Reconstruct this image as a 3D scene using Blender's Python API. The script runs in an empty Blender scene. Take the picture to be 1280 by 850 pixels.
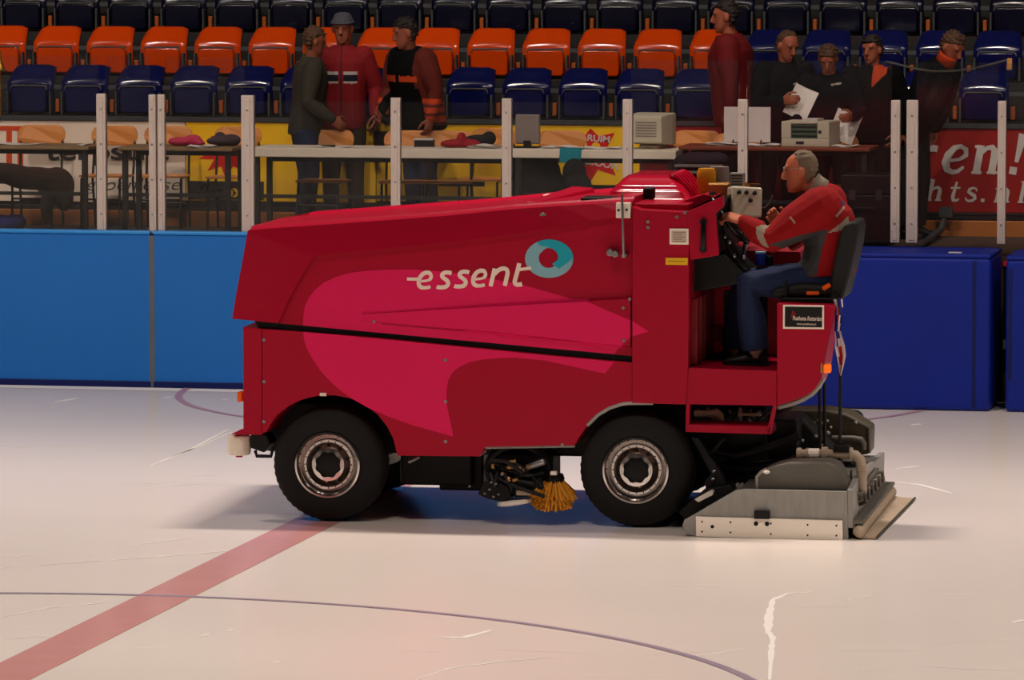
import bpy, math, random
from mathutils import Vector, Matrix
random.seed(7)
sc = bpy.context.scene
col = sc.collection
PI = math.pi
V = Vector
# ------------------------------------------------------------------ camera
F = 6546.0            # focal length in pixels of the 1280x850 frame
CAMH = 3.93
YAW = math.radians(11.4)
PITCH = math.atan((425 + 130) / F)
cam_d = bpy.data.cameras.new('camera'); cam = bpy.data.objects.new('camera', cam_d); col.objects.link(cam)
cam_d.sensor_width = 36.0; cam_d.lens = F / 1280 * 36.0; cam_d.clip_end = 300; cam_d.clip_start = 0.5
cam.location = (0, 0, CAMH); cam.rotation_euler = (PI / 2 - PITCH, 0, YAW)
sc.camera = cam
CR = cam.rotation_euler.to_matrix(); CO = V((0, 0, CAMH))
def ray(px, py): return CR @ V(((px - 640) / F, -(py - 425) / F, -1.0))
def G(px, py, z=0.0):            # where the sight line of a measured point meets a level plane
    d = ray(px, py); t = (z - CO.z) / d.z; return CO + d * t
def W(px, py, Y):                # ... or an upright plane parallel to the boards
    d = ray(px, py); t = Y / d.y; return CO + d * t
MO = G(600, 657); MO.z = 0
MROT = math.radians(2.2)
MM = Matrix.Translation(MO) @ Matrix.Rotation(MROT, 4, 'Z'); MI = MM.inverted()
MCO = MI @ CO; M3 = MI.to_3x3()
def P(px, py, y=0.0):            # machine coordinates on its side plane y
    d = M3 @ ray(px, py); t = (y - MCO.y) / d.y; return MCO + d * t
def PX(px, py, x):
    d = M3 @ ray(px, py); t = (x - MCO.x) / d.x; return MCO + d * t
def PG(px, py, z=0.0): return MI @ G(px, py, z)
def xz(pts, y=0.0): return [(p.x, p.z) for p in (P(a, b, y) for a, b in pts)]
# ------------------------------------------------------------------ materials
def lin(c): return tuple(((v / 255) / 12.92 if v / 255 <= .04045 else ((v / 255 + .055) / 1.055) ** 2.4) for v in c)
def mat(name, rgb, rough=.6, metal=0.0, noise=.12, scale=6.0, emit=0.0, coat=0.0, spec=.3, raw=False, bump=0.0, stretch=None):
    m = bpy.data.materials.new(name); m.use_nodes = True
    nt = m.node_tree; b = nt.nodes['Principled BSDF']
    c = rgb if raw else lin(rgb)
    tc = nt.nodes.new('ShaderNodeTexCoord'); nz = nt.nodes.new('ShaderNodeTexNoise')
    src = tc.outputs['Object']
    if stretch:
        mp = nt.nodes.new('ShaderNodeMapping'); mp.inputs['Scale'].default_value = stretch
        nt.links.new(src, mp.inputs[0]); src = mp.outputs[0]
    nt.links.new(src, nz.inputs['Vector']); nz.inputs['Scale'].default_value = scale; nz.inputs['Detail'].default_value = 4
    mx = nt.nodes.new('ShaderNodeMix'); mx.data_type = 'RGBA'
    mx.inputs[6].default_value = (*[v * (1 - noise) for v in c], 1); mx.inputs[7].default_value = (*[min(1, v * (1 + noise)) for v in c], 1)
    nt.links.new(nz.outputs['Fac'], mx.inputs[0]); nt.links.new(mx.outputs[2], b.inputs['Base Color'])
    b.inputs['Roughness'].default_value = rough; b.inputs['Metallic'].default_value = metal
    b.inputs['Specular IOR Level'].default_value = spec; b.inputs['Coat Weight'].default_value = coat; b.inputs['Coat Roughness'].default_value = .12
    if bump:
        bp = nt.nodes.new('ShaderNodeBump'); bp.inputs['Strength'].default_value = bump; bp.inputs['Distance'].default_value = .02
        nt.links.new(nz.outputs['Fac'], bp.inputs['Height']); nt.links.new(bp.outputs[0], b.inputs['Normal'])
    if emit:
        nt.links.new(mx.outputs[2], b.inputs['Emission Color']); b.inputs['Emission Strength'].default_value = emit
    return m
# ------------------------------------------------------------------ mesh builder
class MB:
    def __init__(s): s.v = []; s.f = []; s.m = []
    def face(s, pts, mi=0):
        i = len(s.v); s.v += [tuple(p) for p in pts]; s.f.append(tuple(range(i, i + len(pts)))); s.m.append(mi); return s
    def add(s, vs, fs, mi=0):
        i = len(s.v); s.v += [tuple(p) for p in vs]
        for f in fs: s.f.append(tuple(k + i for k in f)); s.m.append(mi)
        return s
    def box(s, a, b, mi=0, M=None):
        x0, y0, z0 = a; x1, y1, z1 = b
        vs = [V(p) for p in ((x0,y0,z0),(x1,y0,z0),(x1,y1,z0),(x0,y1,z0),(x0,y0,z1),(x1,y0,z1),(x1,y1,z1),(x0,y1,z1))]
        if M is not None: vs = [M @ p for p in vs]
        return s.add(vs, [(3,2,1,0),(4,5,6,7),(0,1,5,4),(1,2,6,5),(2,3,7,6),(3,0,4,7)], mi)
    def prism(s, pts, y0, y1, mi=0, M=None, taper=None):      # outline in x,z pushed along y
        n = len(pts); q = taper or pts
        vs = [V((x, y0, z)) for x, z in pts] + [V((x, y1, z)) for x, z in q]
        if M is not None: vs = [M @ p for p in vs]
        area = sum(pts[i][0] * pts[(i+1) % n][1] - pts[(i+1) % n][0] * pts[i][1] for i in range(n))
        fs = [tuple(range(n)), tuple(range(2*n-1, n-1, -1))] + [(i, i+n, (i+1) % n + n, (i+1) % n) for i in range(n)]
        if area < 0: fs = [tuple(reversed(f)) for f in fs]
        return s.add(vs, fs, mi)
    def loft(s, rings, mi=0, cap=True, closed=False):
        n = len(rings[0]); vs = [p for r in rings for p in r]; fs = []
        for a in range(len(rings) - (0 if closed else 1)):
            b = (a + 1) % len(rings)
            for i in range(n):
                j = (i + 1) % n; fs.append((a*n+i, a*n+j, b*n+j, b*n+i))
        if cap and not closed:
            fs.append(tuple(reversed(range(n)))); fs.append(tuple(range((len(rings)-1)*n, len(rings)*n)))
        return s.add(vs, fs, mi)
    def tube(s, pts, r, n=10, mi=0, round_ends=False, closed=False, flat=1.0):
        pts = [V(p) for p in pts]; rs = list(r) if hasattr(r, '__len__') else [r] * len(pts)
        if round_ends:
            d0 = (pts[0] - pts[1]).normalized(); d1 = (pts[-1] - pts[-2]).normalized()
            pre = [(pts[0] + d0 * rs[0] * math.sin(a), rs[0] * max(.06, math.cos(a))) for a in (1.5, 1.1, .6)]
            post = [(pts[-1] + d1 * rs[-1] * math.sin(a), rs[-1] * max(.06, math.cos(a))) for a in (.6, 1.1, 1.5)]
            pts = [p for p, _ in pre] + pts + [p for p, _ in post]; rs = [q for _, q in pre] + rs + [q for _, q in post]
        L = len(pts); T = []
        for i in range(L):
            a = pts[(i - 1) % L] if (closed or i > 0) else pts[i]; b = pts[(i + 1) % L] if (closed or i < L - 1) else pts[i]
            t = (b - a); T.append(t.normalized() if t.length > 1e-9 else V((0, 0, 1)))
        u = T[0].orthogonal().normalized()
        if flat != 1.0:
            u = (V((0,0,1)) - T[0] * T[0].z); u = u.normalized() if u.length > 1e-4 else T[0].orthogonal().normalized()
        rings = []
        for i in range(L):
            u = u - T[i] * u.dot(T[i]); u.normalize(); w = T[i].cross(u)
            rings.append([pts[i] + (u * math.cos(2*PI*k/n) + w * math.sin(2*PI*k/n) * flat) * rs[i] for k in range(n)])
        return s.loft(rings, mi, cap=not closed, closed=closed)
    def cyl(s, a, b, r, n=20, mi=0): return s.tube([a, b], r, n, mi)
    def ell(s, c, r, M=None, n=14, m=9, mi=0):
        c = V(c); rings = []
        for i in range(m + 1):
            a = -PI/2 + PI * (.02 + .96 * i / m); ring = []
            for k in range(n):
                p = V((r[0]*math.cos(a)*math.cos(2*PI*k/n), r[1]*math.cos(a)*math.sin(2*PI*k/n), r[2]*math.sin(a)))
                ring.append(c + (M @ p if M is not None else p))
            rings.append(ring)
        return s.loft(rings, mi)
    def lathe(s, prof, c, axis='y', n=48, mi=0, closed=False):   # prof: (radius, along axis)
        c = V(c); rings = []
        for r, h in prof:
            ring = []
            for k in range(n):
                a = 2*PI*k/n
                if axis == 'y': p = V((r*math.cos(a), h, r*math.sin(a)))
                elif axis == 'z': p = V((r*math.cos(a), r*math.sin(a), h))
                else: p = V((h, r*math.cos(a), r*math.sin(a)))
                ring.append(c + p)
            rings.append(ring)
        return s.loft(rings, mi, cap=not closed, closed=closed)
    def mesh(s, name):
        me = bpy.data.meshes.new(name); me.from_pydata(s.v, [], s.f); me.polygons.foreach_set('material_index', s.m); me.update(); return me
    def build(s, name, mats, parent=None, smooth=False, bevel=0.0, seg=2, fix=True, loc=None):
        me = s.mesh(name)
        for m in (mats if isinstance(mats, (list, tuple)) else [mats]): me.materials.append(m)
        if fix:
            import bmesh
            bm = bmesh.new(); bm.from_mesh(me)
            bmesh.ops.recalc_face_normals(bm, faces=bm.faces); bm.to_mesh(me); bm.free()
        o = bpy.data.objects.new(name, me); col.objects.link(o)
        if parent is not None: o.parent = parent
        if loc is not None: o.location = loc
        if bevel:
            b = o.modifiers.new('edge', 'BEVEL'); b.width = bevel; b.segments = seg; b.limit_method = 'ANGLE'; b.angle_limit = math.radians(35); b.harden_normals = False
        if smooth:
            me.polygons.foreach_set('use_smooth', [True] * len(me.polygons))
            if smooth != 'all':
                try: me.set_sharp_from_angle(angle=math.radians(38))
                except Exception: pass
        return o
def tag(o, label=None, cat=None, group=None, kind=None):
    if label: o['label'] = label
    if cat: o['category'] = cat
    if group: o['group'] = group
    if kind: o['kind'] = kind
    return o
def empty(name, loc=(0,0,0), rz=0.0, label=None, cat=None, group=None):
    o = bpy.data.objects.new(name, None); col.objects.link(o); o.empty_display_size = .1
    o.location = loc; o.rotation_euler = (0, 0, rz); return tag(o, label, cat, group)
def struct(o): o['kind'] = 'structure'; return o
KIDS = {}
def copy_tree(o, parent=None):
    c = o.copy(); col.objects.link(c)
    if parent is not None: c.parent = parent
    for ch in list(o.children): copy_tree(ch, c)
    return c
def remesh(mb, voxel, smooth=3, fac=.5):
    me = mb.mesh('tmp'); o = bpy.data.objects.new('tmp', me); col.objects.link(o)
    r = o.modifiers.new('r', 'REMESH'); r.mode = 'VOXEL'; r.voxel_size = voxel; r.use_smooth_shade = True
    if smooth:
        s_ = o.modifiers.new('s', 'SMOOTH'); s_.factor = fac; s_.iterations = smooth
    dg = bpy.context.evaluated_depsgraph_get(); dg.update()
    new = bpy.data.meshes.new_from_object(o.evaluated_get(dg)); bpy.data.objects.remove(o); bpy.data.meshes.remove(me)
    new.materials.clear()
    return new
def obj_mesh(name, me, mats, parent=None, rule=None):
    me.name = name
    for m in (mats if isinstance(mats, (list, tuple)) else [mats]): me.materials.append(m)
    me.polygons.foreach_set('use_smooth', [True] * len(me.polygons))
    if rule: me.polygons.foreach_set('material_index', [rule(p.center) for p in me.polygons])
    else: me.polygons.foreach_set('material_index', [0] * len(me.polygons))
    o = bpy.data.objects.new(name, me); col.objects.link(o)
    if parent is not None: o.parent = parent
    return o
def text_mesh(s, size=1.0, shear=0.0, offset=0.0, extrude=.001, spacing=1.0):   # built-in lettering turned to a mesh; width returned
    cu = bpy.data.curves.new('t', 'FONT'); cu.body = s; cu.size = size; cu.shear = shear; cu.offset = offset; cu.extrude = extrude; cu.space_character = spacing
    o = bpy.data.objects.new('t', cu); col.objects.link(o)
    dg = bpy.context.evaluated_depsgraph_get(); dg.update()
    me = bpy.data.meshes.new_from_object(o.evaluated_get(dg)); bpy.data.objects.remove(o); bpy.data.curves.remove(cu); me.materials.clear()
    xs = [v.co.x for v in me.vertices]; ys = [v.co.y for v in me.vertices]
    return me, min(xs), max(xs), min(ys), max(ys)
def put_text(name, s, M, width, height, m, parent, shear=0.0, offset=0.0, flip=None):
    # M maps (x right, y up, z out) of the lettering to the surface
    me, x0, x1, y0, y1 = text_mesh(s, 1.0, shear, offset)
    S = Matrix.Diagonal((width / (x1 - x0), height / (y1 - y0), 1, 1)) @ Matrix.Translation((-x0, -y0, 0))
    me.transform(M @ S); me.materials.append(m)
    o = bpy.data.objects.new(name, me); col.objects.link(o)
    if parent is not None: o.parent = parent
    return o
def side_frame(origin, ex, ez): # lettering on an upright face seen from -y
    ex = V(ex).normalized(); ez = V(ez).normalized(); n = ex.cross(ez)
    M = Matrix((( ex.x, ez.x, n.x, origin[0]), (ex.y, ez.y, n.y, origin[1]), (ex.z, ez.z, n.z, origin[2]), (0,0,0,1)))
    return M
def arc(cx, cy, r, a0, a1, n=10): return [(cx + r*math.cos(math.radians(a0 + (a1-a0)*i/n)), cy + r*math.sin(math.radians(a0 + (a1-a0)*i/n))) for i in range(n+1)]
def ribbon(mb, pts, w, mi=0, y=None, flat='xz'):
    # even-width stroke along a 2-D line
    n = len(pts); L = []; R = []
    ws = w if hasattr(w, '__len__') else [w] * n
    for i in range(n):
        a = V(pts[max(0, i-1)]); b = V(pts[min(n-1, i+1)]); t = (b - a).normalized(); nn = V((-t.y, t.x)) * ws[i] / 2
        L.append(V(pts[i]) + nn); R.append(V(pts[i]) - nn)
    f = (lambda p: (p.x, y, p.y)) if flat == 'xz' else (lambda p: (p.x, p.y, y))
    for i in range(n - 1):
        mb.face([f(L[i]), f(R[i]), f(R[i+1]), f(L[i+1])], mi)
    return mb
LAMP = 165.0; WORLD = .3; EXPO = 0.0; STAND2 = .24; STAND = .14; SPREAD = 100
# ------------------------------------------------------------------ palette
m_ice = mat('ice', (.92, .84, .775), .22, noise=.05, scale=.6, raw=True, spec=.3)
m_scratch = mat('scratch', (.97, .92, .88), .5, raw=True, noise=.02)
m_faint = mat('faint_scratch', (.95, .885, .835), .35, raw=True, noise=.02)
m_redline = mat('red_line', (.78, .38, .36), .17, raw=True, noise=.1, scale=3, spec=.35)
m_blueline = mat('blue_line', (.40, .33, .42), .3, raw=True, spec=.35)
m_crease = mat('crease_line', (.60, .34, .42), .3, raw=True, spec=.35)
m_board = mat('board_blue', (26, 112, 200), .5, noise=.06, scale=1.5)
m_boardtop = mat('board_top', (44, 146, 228), .4, noise=.05)
m_mat = mat('pad_blue', (0, 32, 138), .6, noise=.22, scale=2.2, bump=.35)
m_matdark = mat('pad_side', (4, 22, 90), .5, noise=.2, scale=3)
m_joint = mat('joint_grey', (96, 104, 116), .5)
m_yellowkick = mat('kick_yellow', (190, 125, 10), .5)
m_post = mat('post_aluminium', (206, 192, 184), .42, metal=.15, noise=.05)
m_dark = mat('dark_grey', (26, 26, 27), .6)
m_black = mat('black', (9, 9, 9), .5)
m_blackgl = mat('black_gloss', (12, 12, 13), .25)
m_steel = mat('steel', (150, 150, 150), .35, metal=.9)
m_conc = mat('concrete', (58, 50, 46), .85, noise=.25)
m_concd = mat('concrete_dark', (34, 32, 32), .85, noise=.25)
m_plat = mat('platform_floor', (70, 55, 45), .8, noise=.2)
m_plank = mat('orange_plank', (168, 100, 46), .5, noise=.15, stretch=(1, 6, 6))
m_rail = mat('grey_rail', (62, 64, 66), .65, metal=.2)
m_seat_o = mat('seat_orange', (182, 56, 2), .15, noise=.08, spec=.5)
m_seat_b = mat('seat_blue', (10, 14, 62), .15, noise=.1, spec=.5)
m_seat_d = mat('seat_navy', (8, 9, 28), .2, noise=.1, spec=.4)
m_rim = mat('seat_rim', (84, 82, 76), .75, spec=.1)
m_brk = mat('seat_bracket', (150, 70, 14), .55, noise=.2)
m_bwhite = mat('banner_white', (238, 220, 200), .6, noise=.04)
m_byellow = mat('banner_yellow', (250, 196, 8), .6, noise=.05)
m_bred = mat('banner_red', (150, 18, 10), .6, noise=.06)
m_bredd = mat('burst_red', (215, 14, 18), .6, noise=.06)
m_borange = mat('banner_orange', (210, 70, 24), .6)
m_bgrey = mat('banner_lettering', (52, 54, 60), .6)
m_bblack = mat('banner_black', (20, 20, 20), .6)
m_bpale = mat('letter_pale', (205, 198, 190), .6)
def glass_mat():
    m = bpy.data.materials.new('clear_glass'); m.use_nodes = True; nt = m.node_tree
    for n in list(nt.nodes):
        if n.type != 'OUTPUT_MATERIAL': nt.nodes.remove(n)
    out = nt.nodes['Material Output']
    t = nt.nodes.new('ShaderNodeBsdfTransparent'); t.inputs[0].default_value = (.95, .95, .95, 1)
    g = nt.nodes.new('ShaderNodeBsdfGlossy'); g.inputs['Roughness'].default_value = .06; g.inputs[0].default_value = (.9, .9, .9, 1)
    d = nt.nodes.new('ShaderNodeBsdfDiffuse'); d.inputs[0].default_value = (.75, .72, .7, 1)
    nz = nt.nodes.new('ShaderNodeTexNoise'); nz.inputs['Scale'].default_value = 3
    mr = nt.nodes.new('ShaderNodeMapRange'); mr.inputs[3].default_value = .001; mr.inputs[4].default_value = .013
    nt.links.new(nz.outputs['Fac'], mr.inputs[0])
    fr = nt.nodes.new('ShaderNodeFresnel'); fr.inputs[0].default_value = 1.35
    m1 = nt.nodes.new('ShaderNodeMixShader'); m2 = nt.nodes.new('ShaderNodeMixShader')
    nt.links.new(mr.outputs[0], m1.inputs[0]); nt.links.new(t.outputs[0], m1.inputs[1]); nt.links.new(d.outputs[0], m1.inputs[2])
    nt.links.new(fr.outputs[0], m2.inputs[0]); nt.links.new(m1.outputs[0], m2.inputs[1]); nt.links.new(g.outputs[0], m2.inputs[2])
    nt.links.new(m2.outputs[0], out.inputs[0]); return m
m_glass = glass_mat()
# ------------------------------------------------------------------ ice
YB = G(150, 483.6).y                       # face of the dasher boards
b = MB(); b.face([(-45, -6, 0), (45, -6, 0), (45, YB + .05, 0), (-45, YB + .05, 0)])
rs = random.Random(3)
def scr(pts, w, z=.0015, mi=1):
    q = [G(*p) for p in pts]
    out = []
    for i in range(len(q) - 1):                                    # smooth the stroke a little
        for k in range(5): out.append(q[i].lerp(q[i+1], k / 5))
    out.append(q[-1]); n = len(out)
    ribbon(b, [(p.x, p.y) for p in out], [w * (.35 + .65 * math.sin(PI * (i + .5) / n)) * rs.uniform(.6, 1.2) for i in range(n)], mi, z, 'xy')
scr([(0, 710), (100, 703), (200, 696), (290, 688), (355, 672)], .022)
scr([(0, 698), (40, 694)], .02); scr([(150, 684), (200, 677), (235, 674)], .018)
scr([(0, 772), (60, 760), (105, 756), (140, 752)], .02); scr([(0, 799), (60, 796), (120, 790)], .012)
scr([(1015, 740), (985, 742), (966, 750), (961, 770), (960, 790), (966, 797), (964, 815), (962, 850)], .045)
scr([(545, 797), (580, 797), (615, 788)], .05); scr([(520, 850), (560, 836), (620, 828), (700, 821)], .02)
scr([(870, 820), (900, 816), (930, 811)], .02); scr([(1150, 832), (1200, 836), (1280, 839)], .012)
scr([(1265, 778), (1280, 775)], .04); scr([(1060, 750), (1090, 744)], .016)
scr([(188, 582), (230, 566), (285, 537)], .03); scr([(215, 571), (250, 558), (290, 540)], .02)
scr([(68, 503), (85, 500), (97, 498)], .06); scr([(205, 498), (215, 496)], .07); scr([(278, 500), (285, 499)], .07)
scr([(1118, 603), (1150, 606), (1190, 617)], .05); scr([(1120, 586), (1150, 583)], .05); scr([(1140, 532), (1150, 530)], .07)
scr([(250, 795), (263, 793)], .03); scr([(283, 789), (292, 787)], .03); scr([(340, 829), (350, 827)], .03)
scr([(0, 560), (60, 556), (120, 557)], .015); scr([(180, 610), (260, 604), (290, 606)], .012)
for k in range(26):                                               # faint cuts left all over the sheet
    x = rs.uniform(-40, 1240); y = rs.choice([rs.uniform(545, 640), rs.uniform(690, 848)]); L = rs.uniform(30, 140); s_ = rs.uniform(-.09, .05)
    scr([(x, y), (x + L/2, y + s_ * L/2 + rs.uniform(-1, 1)), (x + L, y + s_ * L)], rs.uniform(.004, .009), .001, 2)
ribbon(b, [(-45, YB - .14), (-20, YB - .12), (-9, YB - .15), (-5, YB - .12), (0, YB - .16), (20, YB - .13), (45, YB - .14)], .22, 1, .0012, 'xy')
struct(b.build('floor_ice', [m_ice, m_scratch, m_faint], fix=False))
b = MB(); a1, a2 = G(21, 838), G(388, 655); dxy = (a2 - a1) / (a2.y - a1.y)
c0 = a1 - dxy * 8; c1 = a1 + dxy * (YB - a1.y)
b.face([(c0.x - .16, c0.y, .002), (c0.x + .16, c0.y, .002), (c1.x + .16, c1.y, .002), (c1.x - .16, c1.y, .002)])
o = struct(b.build('floor_centre_line', m_redline, fix=False)); o['label'] = 'wide red centre line painted across the ice'
def circ3(p, q, r):
    ax, ay, bx, by, cx, cy = p.x, p.y, q.x, q.y, r.x, r.y
    d = 2 * (ax*(by-cy) + bx*(cy-ay) + cx*(ay-by))
    ux = ((ax*ax+ay*ay)*(by-cy) + (bx*bx+by*by)*(cy-ay) + (cx*cx+cy*cy)*(ay-by)) / d
    uy = ((ax*ax+ay*ay)*(cx-bx) + (bx*bx+by*by)*(ax-cx) + (cx*cx+cy*cy)*(bx-ax)) / d
    return ux, uy, math.hypot(ax-ux, ay-uy)
ux, uy, ur = circ3(G(60, 742), G(480, 760.5), G(935, 848))
print('CIRCLE', ux, uy, ur)
b = MB(); ribbon(b, arc(ux, uy, ur, 0, 360, 120), .055, 0, .003, 'xy')
o = struct(b.build('floor_centre_circle', m_blueline, fix=False)); o['label'] = 'thin blue face-off circle on the ice'
e0, e1 = G(222, 490), G(1165, 516); cxm = (e0.x + e1.x) / 2; rr = (e1.x - e0.x) / 2
print('CREASE', rr, YB, MO)
b = MB(); ribbon(b, [(x, min(y, YB)) for x, y in arc(cxm, YB + .1, rr, 180, 360, 60)], .06, 0, .003, 'xy')
o = struct(b.build('floor_crease_arc', m_crease, fix=False)); o['label'] = 'thin purple red arc on the ice by the boards'
# ------------------------------------------------------------------ dasher boards, pads, posts and panes
xL = W(0, 400, YB).x - 6
BH = W(100, 287.5, YB).z                   # board height
def board(x0, x1, label, m=m_board, mt=m_boardtop):
    r = empty('dasher_board', ((x0 + x1) / 2, YB, 0), 0, label, 'rink board'); w = (x1 - x0) / 2 - .012
    MB().box((-w, 0, 0), (w, .10, BH - .03)).build('panel', m, r, bevel=.008)
    MB().box((-w, -.012, BH - .03), (w, .13, BH)).build('top_rail', mt, r, bevel=.01)
    MB().box((-w, -.014, 0), (w, 0, .05)).build('kick_strip', m_matdark, r, bevel=.004)
    return r
xj = W(190, 400, YB).x; xm0 = P(860, 420, 0).x
board(xj - 7.5, xj, 'pale blue rink board at the left edge, left of the grey joint')
xq = W(880, 400, YB).x
board(xj, xq, 'pale blue rink board behind the front of the red machine')
b = MB().box((xj - .024, -.004 + YB, .0), (xj + .024, YB + .1, BH - .04)); tag(b.build('joint_post', m_joint, bevel=.004), 'grey joint strip between the two pale blue boards', 'joint post')
ym = G(1200, 514).y
def pad(x0, x1, label, top_px):
    h = W(*top_px, ym).z; r = empty('crash_pad', ((x0 + x1) / 2, ym, 0), 0, label, 'crash pad'); w = (x1 - x0) / 2
    MB().box((-w, 0, .004), (w, YB - ym + .12, h - .03)).build('pad_body', [m_mat], r, bevel=.03, seg=3, smooth=True)
    MB().box((-w, .0, h - .035), (w, YB - ym + .14, h)).build('pad_top', m_mat, r, bevel=.015, smooth=True)
    MB().box((-w + .02, -.004, .25), (-w + .05, .002, h - .1)).box((w - .14, -.003, .03), (w - .11, .004, h - .05)).build('seam', m_matdark, r)
    return r
xp1 = W(1238, 400, ym).x
PADH = W(1200, 317.5, ym).z
pad(xq + .02, xp1, 'dark blue crash pad behind the driver seat', (1200, 317.5))
pad(W(1268, 400, YB).x, W(1268, 400, YB).x + 4.5, 'dark blue crash pad cut by the right picture edge', (1275, 320))
xg0, xg1 = xp1 + .02, W(1268, 400, YB).x - .02
r = empty('gate_board', ((xg0 + xg1) / 2, YB, 0), 0, 'dark gap board with yellow kick strip between two crash pads', 'rink board')
w = (xg1 - xg0) / 2
MB().box((-w, .1, .2), (w, .16, PADH - .1)).build('panel', m_black, r); MB().box((-w, .08, 0), (w, .16, .24)).build('kick_strip', m_yellowkick, r, bevel=.01)
MB().box((-w, .07, PADH - .14), (w, .10, PADH - .10)).build('red_strip', m_bredd, r)
MB().box((-.04, .05, .42), (.05, .1, .5)).build('latch', m_steel, r, bevel=.008)
YP = YB + .07
postx = [(127, 12, 117, 288, 'white glass post left of the grey board joint'), (191, 9, 118, 289, 'slim white glass post, left one of the pair above the board joint'),
         (202, 9, 118, 289, 'slim white glass post, right one of the pair above the board joint'), (310, 16, 119, 292, 'wide white glass post above the front corner of the red machine'),
         (495, 12, 122, 262, 'white glass post rising behind the middle of the red hood'), (634, 12, 123, 262, 'white glass post rising just left of the grey monitor'),
         (785, 12, 124, 250, 'white glass post in front of the beige screen'), (929, 12, 124, 250, 'white glass post in front of the white board and papers'),
         (1120, 11, 125, 310, 'white glass post, first right of the black crate'), (1141, 14, 125, 312, 'wide white glass post beside the red banner lettering'),
         (1253, 10, 126, 318, 'slim white glass post near the right edge before the red banner')]
for px, w, yt, yb, lb in postx:
    t = W(px, yt, YP); hw = w / 156 / 2; z0 = BH - .02; 
    r = empty('glass_post', (t.x, YP, z0), 0, lb, 'post', 'posts of the rink glass')
    b = MB().box((-hw, -.03, 0), (hw, .03, t.z - z0)); b.build('upright', m_post, r, bevel=.006)
    MB().box((-hw * .45, -.036, .02), (hw * .45, -.028, t.z - z0 - .03)).build('clamp_strip', m_post, r, bevel=.003)
    c = MB()
    for k in range(4): c.cyl((0, -.042, .15 + .28 * k), (0, -.034, .15 + .28 * k), .008, 8)
    c.build('bolt', m_steel, r)
bays = [(-60, 127, 70, 'left of the first post'), (127, 191, 70, 'between the first post and the paired posts'), (202, 310, 72, 'between the paired posts and the wide post'), (310, 495, 127, 'in front of the three standing men'), (495, 634, 128, 'between the black vested man and the monitor'),
        (634, 785, 128, 'in front of the yellow starburst banner'), (785, 929, 75, 'in front of the beige screen'), (929, 1120, 76, 'in front of the four men reading papers'), (1141, 1253, 78, 'in front of the red lettered banner'), (1253, 1340, 80, 'at the right picture edge')]
for a, c, yt, lb in bays:
    A = W(a, yt, YP); C = W(c, yt, YP)
    b = MB().box((A.x + .03, YP - .006, BH - .02), (C.x - .03, YP + .006, (A.z + C.z) / 2))
    tag(b.build('glass_screen', m_glass), 'clear rink glass pane ' + lb, 'glass screen', 'panes of the rink glass')
# ------------------------------------------------------------------ platform, tiers
YT = YB + 1.0
zt = W(220, 184, YT).z; ZP = zt - .74
YBN = YB + 2.55
b = MB().box((xL - 4, YB + .12, 0), (24, YBN + .3, ZP)); struct(b.build('floor_platform', m_plat))
BZ0 = W(200, 257, YBN).z; BZ1 = W(100, 150.5, YBN).z
print('ZP', ZP, 'BH', BH, 'PADH', PADH, 'banner', BZ0, BZ1)
b = MB().box((xL - 4, YBN + .04, ZP), (24, YBN + .2, BZ1 - .02)); struct(b.build('wall_back', m_concd))
b = MB().box((xL - 4, YBN - .02, BZ1), (24, YBN + .12, BZ1 + .035)); struct(b.build('trim_1', m_rail))
pz1 = W(80, 262, YBN - .1).z
b = MB().box((xL - 4, YBN - .12, pz1 - .19), (24, YBN - .06, pz1)); tag(b.build('bench_plank', m_plank, bevel=.008), 'long orange wooden plank running below the banners', 'plank')
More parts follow.
